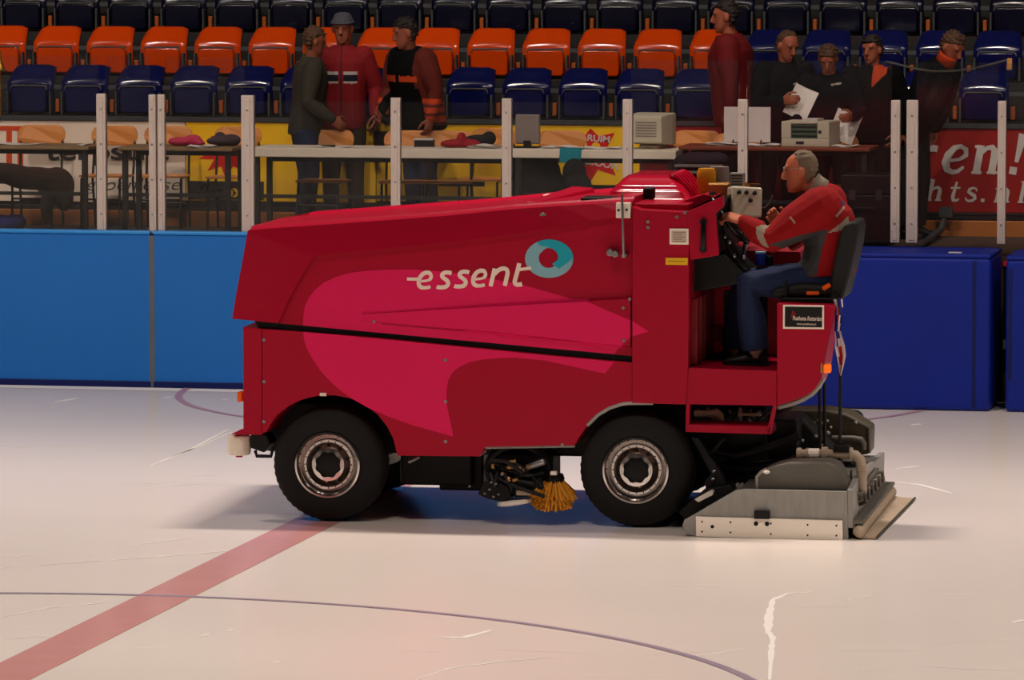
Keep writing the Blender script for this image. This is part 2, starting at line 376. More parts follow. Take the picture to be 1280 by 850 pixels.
# seat rows
RISE = .385; PITCH_R = .8
def seat_mesh():
    root = empty('stadium_seat'); W2 = .205
    prof = [(.02, 0), (.0, .10), (.0, .235), (.012, .262), (.055, .30), (.10, .355), (.125, .392), (.15, .405), (.175, .395)]
    b = MB(); n = len(prof); rings = []
    def hw(z): return W2 if z < .26 else W2 - (z - .26) * .20
    for y, z in prof:
        h = hw(z); row = []
        for k in range(9):
            t = -1 + 2 * k / 8; edge = .032 * abs(t) ** 2.2
            row.append(V((h * t, y + .02 * (1 - t * t) * (1 if z < .26 else .3) + (edge if z > .3 else 0), z - (.02 * abs(t) ** 8 if z > .38 else 0))))
        rings.append(row)
    th = .02
    for i in range(n - 1):
        for k in range(8):
            b.face([rings[i][k], rings[i][k+1], rings[i+1][k+1], rings[i+1][k]])
    back = [[p + V((0, th + .02, -.006)) for p in r] for r in rings]
    for i in range(n - 1):
        for k in range(8): b.face([back[i][k+1], back[i][k], back[i+1][k], back[i+1][k+1]])
        for k, s_ in ((0, 1), (8, 0)): b.face([rings[i][k], rings[i+1][k], back[i+1][k], back[i][k]])
    for i in (0, n - 1):
        for k in range(8): b.face([rings[i][k], rings[i][k+1], back[i][k+1], back[i][k]])
    bo = b.build('backrest', m_seat_b, root, smooth=True)
    import bmesh
    bm = bmesh.new(); bm.from_mesh(bo.data); bmesh.ops.remove_doubles(bm, verts=bm.verts, dist=1e-5); bmesh.ops.recalc_face_normals(bm, faces=bm.faces); bm.to_mesh(bo.data); bm.free()
    def rr(w, z0, z1, r, n=5):
        pts = []
        for cx, cz, a0 in ((w - r, z0 + r, -90), (w - r, z1 - r, 0), (-w + r, z1 - r, 90), (-w + r, z0 + r, 180)):
            pts += [(cx + r * math.cos(math.radians(a0 + 90 * k / n)), cz + r * math.sin(math.radians(a0 + 90 * k / n))) for k in range(n + 1)]
        return pts
    p = MB().prism(rr(.158, .0, .225, .03), -.06, -.02); pan = p.build('seat_pan', m_seat_b, root, bevel=.012, smooth=True)
    R = MB().tube([(x, -.064, z) for x, z in rr(.163, -.03, .230, .035) if z > .1], .005, 6); R.build('rim', m_rim, pan, smooth=True)
    for s_ in (-1, 1):
        MB().box((s_ * .19 - .008, -.06, -.02), (s_ * .19 + .008, .06, .18)).build('bracket', m_rail, root, bevel=.004)
    MB().box((.228, -.02, .005), (.262, .02, .115)).build('support_foot', m_brk, root, bevel=.006)
    return root
ordn = 'first second third fourth fifth sixth seventh eighth ninth tenth eleventh twelfth thirteenth fourteenth fifteenth sixteenth seventeenth eighteenth nineteenth twentieth'.split()
proto = seat_mesh(); used = False
variants = {}
def seat(loc, m, label, group):
    global used
    key = m.name
    if key not in variants:
        if not used: r = proto; used = True
        else:
            r = copy_tree(proto)
        for ch in [r] + list(r.children):
            if ch.name.startswith(('backrest', 'seat_pan')):
                if ch.data.users > 1: ch.data = ch.data.copy()
                ch.data.materials[0] = m
        variants[key] = r
    else: r = copy_tree(variants[key])
    r.location = loc; tag(r, label, 'seat', group); return r
rows = []
# (row depth, first measured centre, last measured centre, steps between, pan-bottom pixel, name)
Y1 = YBN + .30
R1 = (Y1, W(38, 120, Y1), W(870, 124, Y1), 12, W(733, 146, Y1).z)
Y2 = Y1 + PITCH_R
R2 = (Y2, W(70, 70, Y2), W(752, 74, Y2), 10, W(680, 95, Y2).z)
Y3 = Y2 + PITCH_R
R3 = (Y3, W(30, 25, Y3), W(844, 28, Y3), 12, W(700, 39, Y3).z)
for (Y, A, C, n, z), lo, hi, rowname in ((R1, 0, 17, 'front'), (R2, -1, 17, 'second'), (R3, 0, 18, 'third')):
    st = (C.x - A.x) / n; kinds = {}
    items = []
    for k in range(lo, hi + 1):
        x = A.x + st * k
        d = V((x, Y, z + .15)) - CO; q = CR.transposed() @ d; px = 640 + F * q.x / -q.z
        if px < -38 or px > 1318: continue
        orange = rowname == 'second' and px < 915
        items.append((x, px, orange))
    cnt_b = cnt_o = 0
    for x, px, orange in items:
        if orange:
            lb = f'orange folded stand seat, {ordn[cnt_o]} from the left in the orange row'; cnt_o += 1; m = m_seat_o; g = 'orange folded seats'
        elif rowname == 'second':
            lb = f'dark blue folded stand seat, {ordn[cnt_b]} to the right of the orange seats in their row'; cnt_b += 1; m = m_seat_b; g = 'blue folded seats beside the orange row'
        elif rowname == 'front':
            lb = f'dark blue folded stand seat, {ordn[cnt_b]} from the left in the front row above the banners'; cnt_b += 1; m = m_seat_b; g = 'blue folded seats of the front row'
        else:
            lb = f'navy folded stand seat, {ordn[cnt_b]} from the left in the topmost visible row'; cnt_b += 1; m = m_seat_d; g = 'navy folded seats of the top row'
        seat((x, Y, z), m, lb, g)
    yy = Y - .16
    b = MB().box((xL - 4, Y - (.28 if rowname == 'front' else .30), z - 1.2), (24, Y + .6, z - .025)); struct(b.build({'front': 'floor_tier_front', 'second': 'floor_tier_second', 'third': 'floor_tier_third'}[rowname], m_concd))
    b = MB().box((xL - 4, Y + .01, z + .20), (24, Y + .05, z + .235)); struct(b.build('trim_' + {'front': '2', 'second': '3', 'third': '4'}[rowname], m_rail))
    if rowname == 'third':
        b = MB().box((xL - 4, Y + .5, z - 1), (24, Y + .7, z + 3)); struct(b.build('wall_upper', m_concd))
# ------------------------------------------------------------------ banners on the wall behind the platform
YS = YBN - .005
m_bburg = mat('banner_dark_red', (92, 16, 12), .6)
def bx(px, py): p = W(px, py, YS); return p
def banner(x0, x1, yt0, yb0, m, label):
    a = bx(x0, yt0); c = bx(x1, yt0); zt_, zb_ = BZ1 - .005, bx((x0 + x1) / 2, yb0).z
    r = empty('banner', ((a.x + c.x) / 2, YS, zb_), 0, label, 'banner', 'advertising banners on the stand front')
    w = (c.x - a.x) / 2 - .004
    MB().box((-w, 0, 0), (w, .03, zt_ - zb_)).build('sheet', m, r, bevel=.003)
    return r, V(((a.x + c.x) / 2, YS, zb_))
def flat(r, o, polys, m, name, lift=.003):      # printed shapes: outlines in picture measure laid on the banner
    b = MB()
    for k, pts in enumerate(polys):
        b.face([W(px, py, YS) - o + V((0, -lift - .0004 * k, 0)) for px, py in pts])
    return b.build(name, m, r)
def line_text(r, o, s, px0, px1, pybase, pytop, m, name, shear=0, offset=0, rot=0.0):
    a = W(px0, pybase, YS) - o; c = W(px1, pybase + rot * (px1 - px0), YS) - o; t = W(px0, pytop, YS) - o
    M = side_frame(a + V((0, -.005, 0)), c - a, (0, 0, 1)); return put_text(name, s, M, (c - a).length, t.z - a.z, m, r, shear, offset)
def strokes(r, o, glyphs, m, name, lift=.006):
    # glyphs: (letter, px of left edge, baseline py, px per unit wide, px per unit high)
    b = MB(); k = 0
    S = {'r': [([(.2,0),(.2,1)],.27), ([(0,.05),(.45,.05)],.10), ([(-.02,.95),(.25,.95)],.10), ([(.3,.62),(.42,.84),(.58,.9),(.72,.86)],[.12,.2,.24,.24])],
         'e': [([(.78,.24),(.6,.08),(.42,.05),(.22,.14),(.12,.38),(.16,.66),(.34,.9),(.54,.95),(.74,.84),(.78,.64),(.6,.5),(.2,.44)],[.09,.14,.17,.24,.28,.26,.2,.15,.18,.17,.12,.1])],
         'n': [([(.18,0),(.18,1)],.26), ([(0,.05),(.38,.05)],.10), ([(-.04,.95),(.2,.95)],.10), ([(.24,.7),(.42,.9),(.62,.93),(.74,.8),(.76,.6),(.76,0)],[.1,.16,.22,.26,.26,.26]), ([(.58,.05),(.98,.05)],.10)],
         'h': [([(.18,0),(.18,1.5)],.26), ([(0,.05),(.38,.05)],.10), ([(-.04,1.46),(.2,1.46)],.10), ([(.24,.7),(.42,.9),(.62,.93),(.74,.8),(.76,.6),(.76,0)],[.1,.16,.22,.26,.26,.26]), ([(.58,.05),(.98,.05)],.10)],
         'l': [([(.2,0),(.2,1.5)],.26), ([(0,.05),(.42,.05)],.10), ([(-.02,1.46),(.22,1.46)],.10)],
         'i': [([(.2,0),(.2,1)],.26), ([(0,.05),(.42,.05)],.10), ([(-.02,.95),(.22,.95)],.10), ([(.18,1.2),(.32,1.46)],.26)],
         'g': [([(.7,.9),(.4,.95),(.15,.75),(.2,.45),(.5,.38),(.68,.6),(.6,.85)],.17), ([(.3,.36),(.2,.15),(.6,.05),(.78,-.15),(.5,-.4),(.12,-.3),(.14,-.05)],.15)],
         't': [([(.3,1.35),(.24,.3),(.32,.08),(.5,.05),(.66,.16)],[.12,.25,.24,.18,.1]), ([(0,.93),(.6,.93)],.12)],
         's': [([(.66,.72),(.6,.9),(.4,.96),(.18,.86),(.16,.68),(.36,.54),(.58,.42),(.66,.24),(.5,.07),(.26,.05),(.08,.16),(.06,.3)],[.1,.12,.16,.2,.22,.24,.24,.22,.18,.16,.12,.1])],
         '.': [([(.12,0),(.12,.24)],.26)],
         '!': [([(.2,.42),(.3,1.4)],[.14,.34]), ([(.12,0),(.12,.26)],.28)]}
    for g, px, py, ux, uy in glyphs:
        for pts, w in S[g]:
            q = []
            for x, z in pts: q.append((px + (x + .2 * z) * ux, py - z * uy))
            ws = w if hasattr(w, '__len__') else [w] * len(pts)
            n = len(q); L = []; R = []
            for i in range(n):
                a = V(q[max(0, i-1)]); c = V(q[min(n-1, i+1)]); t = (c - a).normalized(); nn = V((-t.y, t.x)) * ws[i] * (ux + uy) / 4
                L.append(V(q[i]) + nn); R.append(V(q[i]) - nn)
            f = lambda p: W(p.x, p.y, YS) - o + V((0, -lift - .0002 * k, 0))
            for i in range(n - 1): b.face([f(L[i]), f(R[i]), f(R[i+1]), f(L[i+1])])
            k += 1
    return b.build(name, m, r)
def burst(cx, cy, rx, ry, n, seed, inner=.62):
    q = random.Random(seed); pts = []
    for k in range(2 * n):
        a = PI * k / n; f = (1 if k % 2 == 0 else inner) * q.uniform(.86, 1.1); pts.append((cx + rx * f * math.cos(a), cy + ry * f * math.sin(a)))
    return pts
r, o = banner(-60, 232, 150, 252, m_bwhite, 'white banner with grey lettering and orange red square mark at the left edge')
flat(r, o, [[(-30,157),(29,157.4),(29,163.5),(-30,163)], [(8,163),(15,163),(15,214),(8,214)], [(22,163),(29,163),(29,214),(22,214)], [(-30,208),(29,208),(29,214),(-30,214)]], m_borange, 'square_mark')
line_text(r, o, 'terpstra', 57, 211, 207, 181, m_bgrey, 'lettering', 0, .02)
line_text(r, o, 'groenlease', 106, 226, 242, 223, m_bgrey, 'small_lettering', .3, -.01)
r, o = banner(232, 470, 151, 252, m_byellow, 'yellow banner with a red starburst left of the standing men')
flat(r, o, [burst(288, 190, 42, 30, 11, 4)], m_bredd, 'starburst')
flat(r, o, [[(236,226),(330,227),(330,250),(236,249)]], m_bblack, 'lettering_band', .006)
line_text(r, o, 'ferox', 250, 306, 247, 230, m_byellow, 'lettering', 0, .03)
line_text(r, o, 'WIE', 262, 302, 186, 172, m_bpale, 'starburst_lettering', .1, .03, -.2)
r, o = banner(470, 640, 154, 252, m_byellow, 'yellow banner with a black band behind the black vested man')
flat(r, o, [[(468,164),(604,166),(600,176),(610,186),(468,186)], [(548,226),(606,227),(606,233),(548,232)]], m_bblack, 'black_band')
r, o = banner(640, 800, 155, 231, m_byellow, 'yellow banner with large red starburst behind the white table')
flat(r, o, [burst(738, 192, 42, 36, 8, 11), [(672,166),(712,170),(712,176),(672,173)]], m_bredd, 'starburst')
flat(r, o, [arc(729, 180, 5, 0, 360, 12), arc(745, 183, 5.5, 0, 360, 12), arc(766, 196, 6, 0, 360, 12)], m_byellow, 'dot', .006)
line_text(r, o, 'RUIM', 734, 763, 176, 167.5, m_bpale, 'starburst_lettering', .1, .03, .1)
line_text(r, o, 'ESSOON', 726, 774, 204, 195, m_bpale, 'lower_lettering', .2, .03, .18)
r, o = banner(800, 1086, 157, 262, m_bburg, 'dark red banner behind the cluttered red brown table')
flat(r, o, [[(836,158),(904,159),(904,182),(836,182)]], m_bred, 'bright_field')
flat(r, o, [[(842,168),(852,165),(868,166),(882,168),(878,173),(870,180),(858,177),(850,172)]], m_bpale, 'pale_emblem', .006)
r, o = banner(1086, 1345, 158, 265.5, m_bred, 'red banner with large pale serif lettering at the right edge')
strokes(r, o, [('e',1097,216,33,34), ('r',1140,216.5,36,35), ('e',1175,217,36,36), ('n',1214,217.5,33,36), ('!',1262,218,30,36)], m_bpale, 'lettering')
strokes(r, o, [('l',1094,248,16,16), ('i',1114,248.5,16,16), ('g',1132,249.5,19,17), ('h',1157,251,20,18), ('t',1185,251.5,20,18), ('s',1205,252,20,18), ('.',1226,252.5,18,18), ('n',1242,253,20,18), ('l',1272,253.5,18,18)], m_bpale, 'small_lettering')
o_ = flat(r, o, [[(1088,264.2),(1344,268),(1344,269.4),(1088,265.6)]], m_rail, 'lower_edge')
# dark base strip under the banners
b = MB().box((xL - 4, YBN - .03, pz1 + .005), (24, YBN + .02, BZ0 - .005)); struct(b.build('baseboard_back', m_bblack))
# ------------------------------------------------------------------ tables
m_tbrown = mat('table_brown', (140, 112, 78), .5, noise=.15)
m_twhite = mat('table_white', (228, 214, 194), .5, noise=.05)
m_tred = mat('table_red_brown', (128, 58, 34), .5, noise=.15)
m_leg = mat('table_leg', (48, 46, 44), .5, metal=.3)
def table(x0, x1, py, m, th, label, legs=True, name='table', dep=.55, cloth=False):
    a = W(x0, py, YT); c = W(x1, py, YT); w = (c.x - a.x) / 2 - .006; h = (a.z + c.z) / 2 - ZP
    r = empty(name, ((a.x + c.x) / 2, YT, ZP), 0, label, 'table')
    MB().box((-w, 0, h - th), (w, dep, h)).build('table_top', m, r, bevel=.006)
    for sx in (-1, 1):
        for y in (.05, dep - .08):
            MB().box((sx * (w - .05) - .022, y - .02, 0), (sx * (w - .05) + .022, y + .025, h - th)).build('leg', m_leg, r, bevel=.004)
    MB().box((-w + .06, dep - .07, h - th - .06), (w - .06, dep - .045, h - th)).box((-w + .06, .04, .33), (w - .06, .062, .36)).build('rail', m_leg, r)
    return r, h
t1, h1 = table(-80, 112, 182.5, m_tbrown, .028, 'brown topped table at the left edge with white paper on it')
t2, h2 = table(146, 291, 184.5, m_tbrown, .028, 'brown topped table with pink cloth on it left of the standing men')
t3, h3 = table(311, 637, 186, m_twhite, .075, 'long white table in front of the three standing men')
t4, h4 = table(638, 846, 187.5, m_twhite, .07, 'white table carrying the grey monitor and beige screen')
t5, h5 = table(847, 1088, 184, m_tred, .03, 'red brown table carrying the printer and white board')
# ------------------------------------------------------------------ plywood chairs
m_ply = mat('plywood_orange', (212, 136, 66), .45, noise=.12, stretch=(8, 1, 2))
m_tube = mat('chair_tube', (52, 48, 46), .4, metal=.5)
def chair():
    r = empty('school_chair')
    def bent(w, d, th, z, curve, rz=.06):
        pts = []
        for cx, cz, a0 in ((w - rz, d - rz, 0), (-w + rz, d - rz, 90), (-w + rz, -d + rz, 180), (w - rz, -d + rz, 270)):
            pts += [(cx + rz * math.cos(math.radians(a0 + 90 * k / 6)), cz + rz * math.sin(math.radians(a0 + 90 * k / 6))) for k in range(7)]
        return pts
    pts = bent(.205, .085, .012, 0, 0, .08)
    M = Matrix.Translation((0, .20, .775)) @ Matrix.Rotation(math.radians(-10), 4, 'X')
    b = MB(); f_ = [M @ V((x, -.03 * (1 - (x / .2) ** 2) * -1, z)) for x, z in pts]; k_ = [p + V((0, .012, 0)) for p in f_]
    n = len(pts); b.add(f_ + k_, [tuple(range(n)), tuple(reversed(range(n, 2*n)))] + [(i, (i+1) % n, (i+1) % n + n, i + n) for i in range(n)])
    b.build('backrest', m_ply, r)
    pts = bent(.2, .19, .012, 0, 0, .07)
    b = MB(); f_ = [V((x, y, .45 - .012 * (abs(x) / .2 < .5))) for x, y in pts]; f_ = [V((x, y, .45)) for x, y in pts]; k_ = [p + V((0, 0, -.014)) for p in f_]
    b.add(f_ + k_, [tuple(range(n)), tuple(reversed(range(n, 2*n)))] + [(i, (i+1) % n, (i+1) % n + n, i + n) for i in range(n)])
    b.build('seat', m_ply, r)
    for s in (-1, 1):
        MB().tube([(s*.17, -.17, .0), (s*.17, -.15, .42), (s*.17, -.12, .435), (s*.17, .12, .435)], .011, 8).build('leg', m_tube, r, smooth=True)
        MB().tube([(s*.18, .22, 0), (s*.18, .15, .40), (s*.18, .17, .5), (s*.18, .215, .78)], .011, 8).build('back_leg', m_tube, r, smooth=True)
    MB().tube([(-.17, -.155, .25), (.17, -.155, .25)], .009, 8).tube([(-.18, .18, .22), (.18, .18, .22)], .009, 8).build('stretcher', m_tube, r, smooth=True)
    return r
c0 = chair(); first = True
for px, dy, rz, lb in ((45, 1.05, 3, 'plywood school chair behind the brown table at the left edge, under the brown coat'), (133, 1.05, -4, 'plywood school chair in front of the grey banner lettering, right of the brown coat'), (205, 1.1, 5, 'plywood school chair behind the brown table next to the pink cloth'),
                       (290, 1.05, 0, 'plywood school chair in front of the left starburst'), (404, .62, -3, 'plywood school chair between the grey jacketed and red jacketed men'), (506, .62, 4, 'plywood school chair just behind the post by the black vested man'),
                       (560, .66, 8, 'plywood school chair behind the white table, right of the black vested man'), (606, 1.15, -10, 'plywood school chair behind the papers on the white table, left of the monitor'), (703, .9, 12, 'plywood school chair tucked below the teal cloth table'),
                       (862, 1.1, -6, 'plywood school chair behind the beige screen'), (918, .62, 0, 'plywood school chair below the white board'), (1040, .6, 4, 'plywood school chair behind the driver, below the printer table')):
    q = c0 if first else copy_tree(c0); first = False
    p = W(px, 180, YT + dy); low = px in (703, 918, 1040)
    q.location = (p.x, YT + dy, ZP); q.rotation_euler = (0, 0, math.radians(rz)); tag(q, lb, 'chair', 'plywood chairs behind the glass')
# ------------------------------------------------------------------ things on and around the tables
m_paper = mat('paper', (226, 216, 208), .7, noise=.03)
m_paper2 = mat('paper_shade', (206, 194, 190), .7, noise=.03)
m_beige = mat('beige_plastic', (192, 182, 160), .5, noise=.04)
m_greyp = mat('grey_plastic', (128, 116, 112), .5, noise=.05)
m_teal = mat('teal_cloth', (12, 128, 142), .7)
m_pink = mat('pink_cloth', (188, 50, 84), .8)
m_brown = mat('brown_cloth', (66, 44, 32), .9, noise=.35, bump=.4)
m_blue = mat('blue_cloth', (30, 36, 100), .8)
m_green = mat('green_panel', (70, 96, 80), .5)
m_redcl = mat('red_cloth', (150, 26, 34), .8)
m_gold = mat('brass', (214, 158, 60), .3, metal=.9)
def sheet(px0, px1, py, y, w_d, label, m=None, n=1, ang=0, name='paper_sheet'):
    a = W(px0, py, y); c = W(px1, py, y); w = (c.x - a.x) / 2
    b = MB(); q = random.Random(int(px0))
    for k in range(n):
        M = Matrix.Translation((0, 0, .004 * k)) @ Matrix.Rotation(math.radians(ang + q.uniform(-9, 9) * (n > 1)), 4, 'Z')
        g = 6; vs = []
        for j in range(2):
            for i in range(g + 1): vs.append(M @ V((-w + 2 * w * i / g, (j - .5) * w_d, .003 + .006 * math.sin(i * 1.3 + k))))
        vs2 = [v + V((0, 0, .002)) for v in vs]; N = 2 * (g + 1)
        fs = []
        for i in range(g): fs += [(i, i+1, i+g+2, i+g+1), (N+i, N+i+g+1, N+i+g+2, N+i+1)]
        edge = list(range(g+1)) + list(range(2*g+1, g, -1))
        for i in range(len(edge)): fs.append((edge[i], edge[(i+1) % len(edge)], N + edge[(i+1) % len(edge)], N + edge[i]))
        b.add(vs + vs2, fs)
    o = b.build(name, m or m_paper); return o, (a.x + c.x) / 2
def on_table(o, x, y, h): o.location = (x, y, ZP + h); return o
for px0, px1, t, dy, n, lb in ((-10, 52, h1, .3, 1, 'white paper lying on the brown table at the left edge'), (113 - 12, 111, h1, .25, 1, 'small white paper at the right end of the leftmost brown table'), (237, 268, h2, .12, 3, 'crumpled white papers on the brown table near the pink cloth'),
                              (396, 440, h3, .2, 1, 'sheet of paper on the white table before the red jacketed man'), (588, 622, h3, .3, 6, 'heap of white papers at the right end of the long white table'), (683, 718, h4, .25, 4, 'papers behind the teal cloth on the white table'),
                              (728, 776, h4, .25, 2, 'flat papers on the white table left of the beige screen'), (884, 921, h5, .3, 5, 'fanned white papers on the red brown table left of the white board'), (935, 973, h5, .2, 3, 'white papers on the red brown table left of the printer'), (1042, 1072, h5, .2, 2, 'white papers on the red brown table right of the printer')):
    o, x = sheet(px0, px1, 184, YT + dy, .24, lb, n=n); on_table(o, x, YT + dy, t); tag(o, lb, 'paper', 'loose papers on the tables')
def lumps(name, parts, voxel, m, loc, label, cat, group=None, sm=4):
    b = MB()
    for c, r in parts: b.ell(c, r)
    o = obj_mesh(name, remesh(b, voxel, sm), m); o.location = loc; return tag(o, label, cat, group)
p = W(44, 214, YT + .85)
lumps('coat', [((-.3, 0, -.02), (.3, .12, .09)), ((-.02, 0, -.06), (.28, .12, .1)), ((.18, .02, -.12), (.16, .1, .16)), ((.25, .0, -.22), (.08, .08, .12)), ((.1, -.03, -.3), (.05, .05, .14)), ((-.5, 0, .02), (.2, .1, .06))], .018, m_brown, p, 'brown coat draped over the chairs at the left edge', 'coat')
p = W(10, 258, YT + .3); lumps('holdall', [((-.05, 0, 0), (.2, .12, .075)), ((.06, .0, .02), (.1, .1, .06))], .014, m_blue, (p.x, p.y, ZP + .075), 'small blue bag on the platform at the left edge', 'bag')
p = W(232, 180, YT + .3); lumps('scarf', [((-.05, 0, .03), (.1, .08, .04)), ((.06, .01, .04), (.08, .06, .05)), ((.12, 0, .02), (.05, .05, .02))], .012, m_pink, (p.x, p.y, ZP + h2 + .005), 'crumpled pink cloth lying on the brown table', 'cloth')
p = W(275, 180, YT + .35); lumps('bag', [((0, 0, .04), (.12, .08, .04)), ((.1, 0, .05), (.08, .06, .05)), ((.0, .0, .07), (.05, .04, .05))], .012, mat('bag_grey', (66, 50, 58), .8), (p.x, p.y, ZP + h2), 'dark grey soft bag on the brown table before the starburst', 'bag')
p = W(574, 178, YT + .35); lumps('jacket', [((-.06, 0, .03), (.1, .1, .035)), ((.02, 0, .06), (.04, .08, .07)), ((.08, .02, .03), (.1, .08, .04))], .012, m_redcl, (p.x, p.y, ZP + h3), 'small red and black cloth bundle on the long white table', 'cloth')
p = W(598, 178, YT + .5); lumps('bag', [((0, 0, .05), (.13, .07, .05)), ((.09, 0, .07), (.06, .06, .06))], .012, mat('bag_black', (22, 22, 27), .8), (p.x, p.y, ZP + h3), 'black bag on the long white table behind the heap of papers', 'bag')
# little white framed box
p = W(530, 186, YT + .25); r = empty('cash_box', (p.x, YT + .25, ZP + h3 + .001), math.radians(4), 'small dark box with white rims on the long white table', 'box')
MB().box((-.075, -.05, .006), (.075, .1, .062)).build('box_body', m_dark, r, bevel=.004); MB().box((-.08, -.055, .062), (.08, .105, .074)).build('lid', m_paper2, r, bevel=.003); MB().box((-.08, -.055, 0), (.08, .105, .008)).build('base', m_paper2, r)
# dark pen on the table
p = W(410, 185, YT + .15); b = MB().tube([(-.05, 0, .01), (.05, .02, .012)], .009, 8, round_ends=True); o = b.build('pen', m_black, smooth=True, loc=(p.x, YT + .15, ZP + h3)); tag(o, 'dark pen on the long white table before the chair back', 'pen')
# flat monitor seen from the back
a = W(644, 143, YT + .25); c = W(674, 185, YT + .25)
r = empty('monitor', ((a.x + c.x) / 2, YT + .25, ZP + h4), math.radians(-3), 'grey monitor seen from behind, on the white table beside a glass post', 'monitor'); w = (c.x - a.x) / 2 * 1.02; hh = a.z - ZP - h4
MB().box((-w, 0, .03), (w, .045, hh)).build('monitor_shell', m_greyp, r, bevel=.012); MB().box((-w + .01, .045, .045), (w - .01, .05, hh - .015)).build('screen', m_blackgl, r)
MB().box((-.03, -.01, .008), (.03, .03, .06)).box((-.1, -.07, 0), (.1, .08, .012)).build('stand_foot', m_black, r, bevel=.004)
# beige tube screen
a = W(783, 142, YT + .2); c = W(832, 186, YT + .2); w = (c.x - a.x) / 2; hh = a.z - ZP - h4
r = empty('computer_screen', ((a.x + c.x) / 2, YT + .2, ZP + h4), math.radians(-8), 'beige boxy computer screen seen from behind on the white table', 'monitor')
b = MB(); 
b.loft([[V((sx*w*.80, 0, .05 + (hh-.07)*(sz > 0))) for sx, sz in ((-1,-1),(1,-1),(1,1),(-1,1))], [V((sx*w*.9, .09, .04 + (hh-.045)*(sz > 0))) for sx, sz in ((-1,-1),(1,-1),(1,1),(-1,1))], [V((sx*w, .2, .03 + (hh-.03)*(sz > 0))) for sx, sz in ((-1,-1),(1,-1),(1,1),(-1,1))], [V((sx*w, .3, .03 + (hh-.03)*(sz > 0))) for sx, sz in ((-1,-1),(1,-1),(1,1),(-1,1))]])
sh = b.build('screen_shell', m_beige, r, bevel=.012)
MB().box((-w*.5, .08, 0), (w*.5, .26, .03)).build('stand_foot', m_beige, r, bevel=.005); MB().box((-w+.02, .3, .06), (w-.02, .306, hh-.03)).build('screen', m_blackgl, r)
b = MB(); [b.box((-w*.55, -.003, hh*.35 + .022*k), (w*.55, .004, hh*.35 + .010 + .022*k)) for k in range(6)]; b.build('vent', m_greyp, r)
# teal cloth over table edge, dark bag below
a = W(700, 186, YT); c = W(727, 186, YT); zb = W(712, 203, YT).z
b = MB(); w = (c.x - a.x) / 2; rings = []
for k in range(9):
    x = -w + 2*w*k/8; wv = .01 * math.sin(k * 1.7)
    rings.append([V((x, .14, h4 + .010)), V((x, -.010, h4 + .010)), V((x * .97, -.018 + wv, h4 - .06)), V((x * .96 - .008, -.02 + wv, zb - ZP)), V((x * .96 - .008, -.014 + wv, zb - ZP)), V((x * .97, -.008 + wv * .2, h4 - .06)), V((x, -.004, h4 + .004)), V((x, .14, h4 + .004))])
b.loft(rings); o = b.build('cloth', m_teal, smooth=True, loc=((a.x + c.x) / 2, YT, ZP)); tag(o, 'teal cloth hanging over the front edge of the white table', 'cloth')
p = W(718, 216, YT - .13); lumps('backpack', [((0, 0, .0), (.1, .08, .12)), ((.03, -.02, -.1), (.12, .09, .1)), ((.08, 0, -.2), (.1, .09, .12)), ((.12, 0, -.3), (.12, .1, .1)), ((.12, 0, .1 - (p.z - ZP)), (.12, .1, .1)), ((.12, 0, -.45), (.1, .09, .14))], .015, mat('pack_black', (17, 17, 18), .85), p, 'black backpack hanging below the teal cloth', 'bag')
MBk = W(662, 212, YT + .28)
lumps('coat', [((0, 0, .06), (.15, .1, .06)), ((.1, .0, -.02), (.16, .1, .16)), ((-.02, 0, -.2), (.2, .11, .2)), ((.2, .02, -.2), (.15, .1, .18)), ((.0, .0, -.38), (.2, .12, .16))], .018, mat('coat_black', (13, 13, 13), .9), MBk, 'black coat hanging under the white table left of the teal cloth', 'coat')
# white board leaning on the table
a = W(905, 133.5, YT + .3); c = W(963, 178, YT + .3); w = (c.x - a.x) / 2; hh = a.z - c.z
r = empty('white_board', ((a.x + c.x) / 2, YT + .3, ZP + h5), 0, 'plain white board standing on the red brown table behind a glass post', 'board')
MB().box((-w, 0, c.z - ZP - h5), (w, .015, a.z - ZP - h5)).build('board_panel', m_paper2, r, bevel=.002)
for s in (-1, 1): MB().tube([(s*w*.6, .012, a.z - ZP - h5 - .08), (s*w*.6, .14, 0)], .008, 6).tube([(s*w*.6, .008, c.z - ZP - h5 + .02), (s*w*.6, -.02, 0)], .008, 6).build('strut', m_leg, r)
# printer
a = W(976, 150, YT + .12); c = W(1037, 185, YT + .12); w = (c.x - a.x) / 2; hh = a.z - ZP - h5
r = empty('printer', ((a.x + c.x) / 2, YT + .12, ZP + h5), math.radians(-6), 'beige desk printer with green tinted front on the red brown table', 'printer')
b = MB().prism([(-w, .0), (w, .0), (w, hh * .95), (-w, hh * .95)], .03, .36); b.box((-w, 0, 0), (w, .03, hh * .3)); b.box((-w, 0, hh*.3), (-w*.6, .03, hh*.95)); b.box((w*.5, 0, hh*.3), (w, .03, hh*.95)); b.box((-w*.6, 0, hh*.86), (w*.5, .03, hh*.95))
b.build('printer_case', m_beige, r, bevel=.006)
MB().box((-w*.6, .012, hh*.3), (w*.5, .031, hh*.86)).build('paper_slot', m_green, r); b = MB()
for k in range(3): b.box((-w*.58, .004, hh*(.38 + .17*k)), (w*.48, .014, hh*(.43 + .17*k)))
b.build('slot_bar', m_black, r); MB().box((-w*.38, -.004, hh*.1), (-w*.05, .002, hh*.2)).build('name_badge', m_dark, r); MB().box((-w*.2, .05, hh*.95), (w*.45, .25, hh*1.04)).build('top_tray', m_paper2, r, bevel=.003)
MB().box((w*.55, -.003, hh*.5), (w*.68, .004, hh*.62)).build('button', m_dark, r)
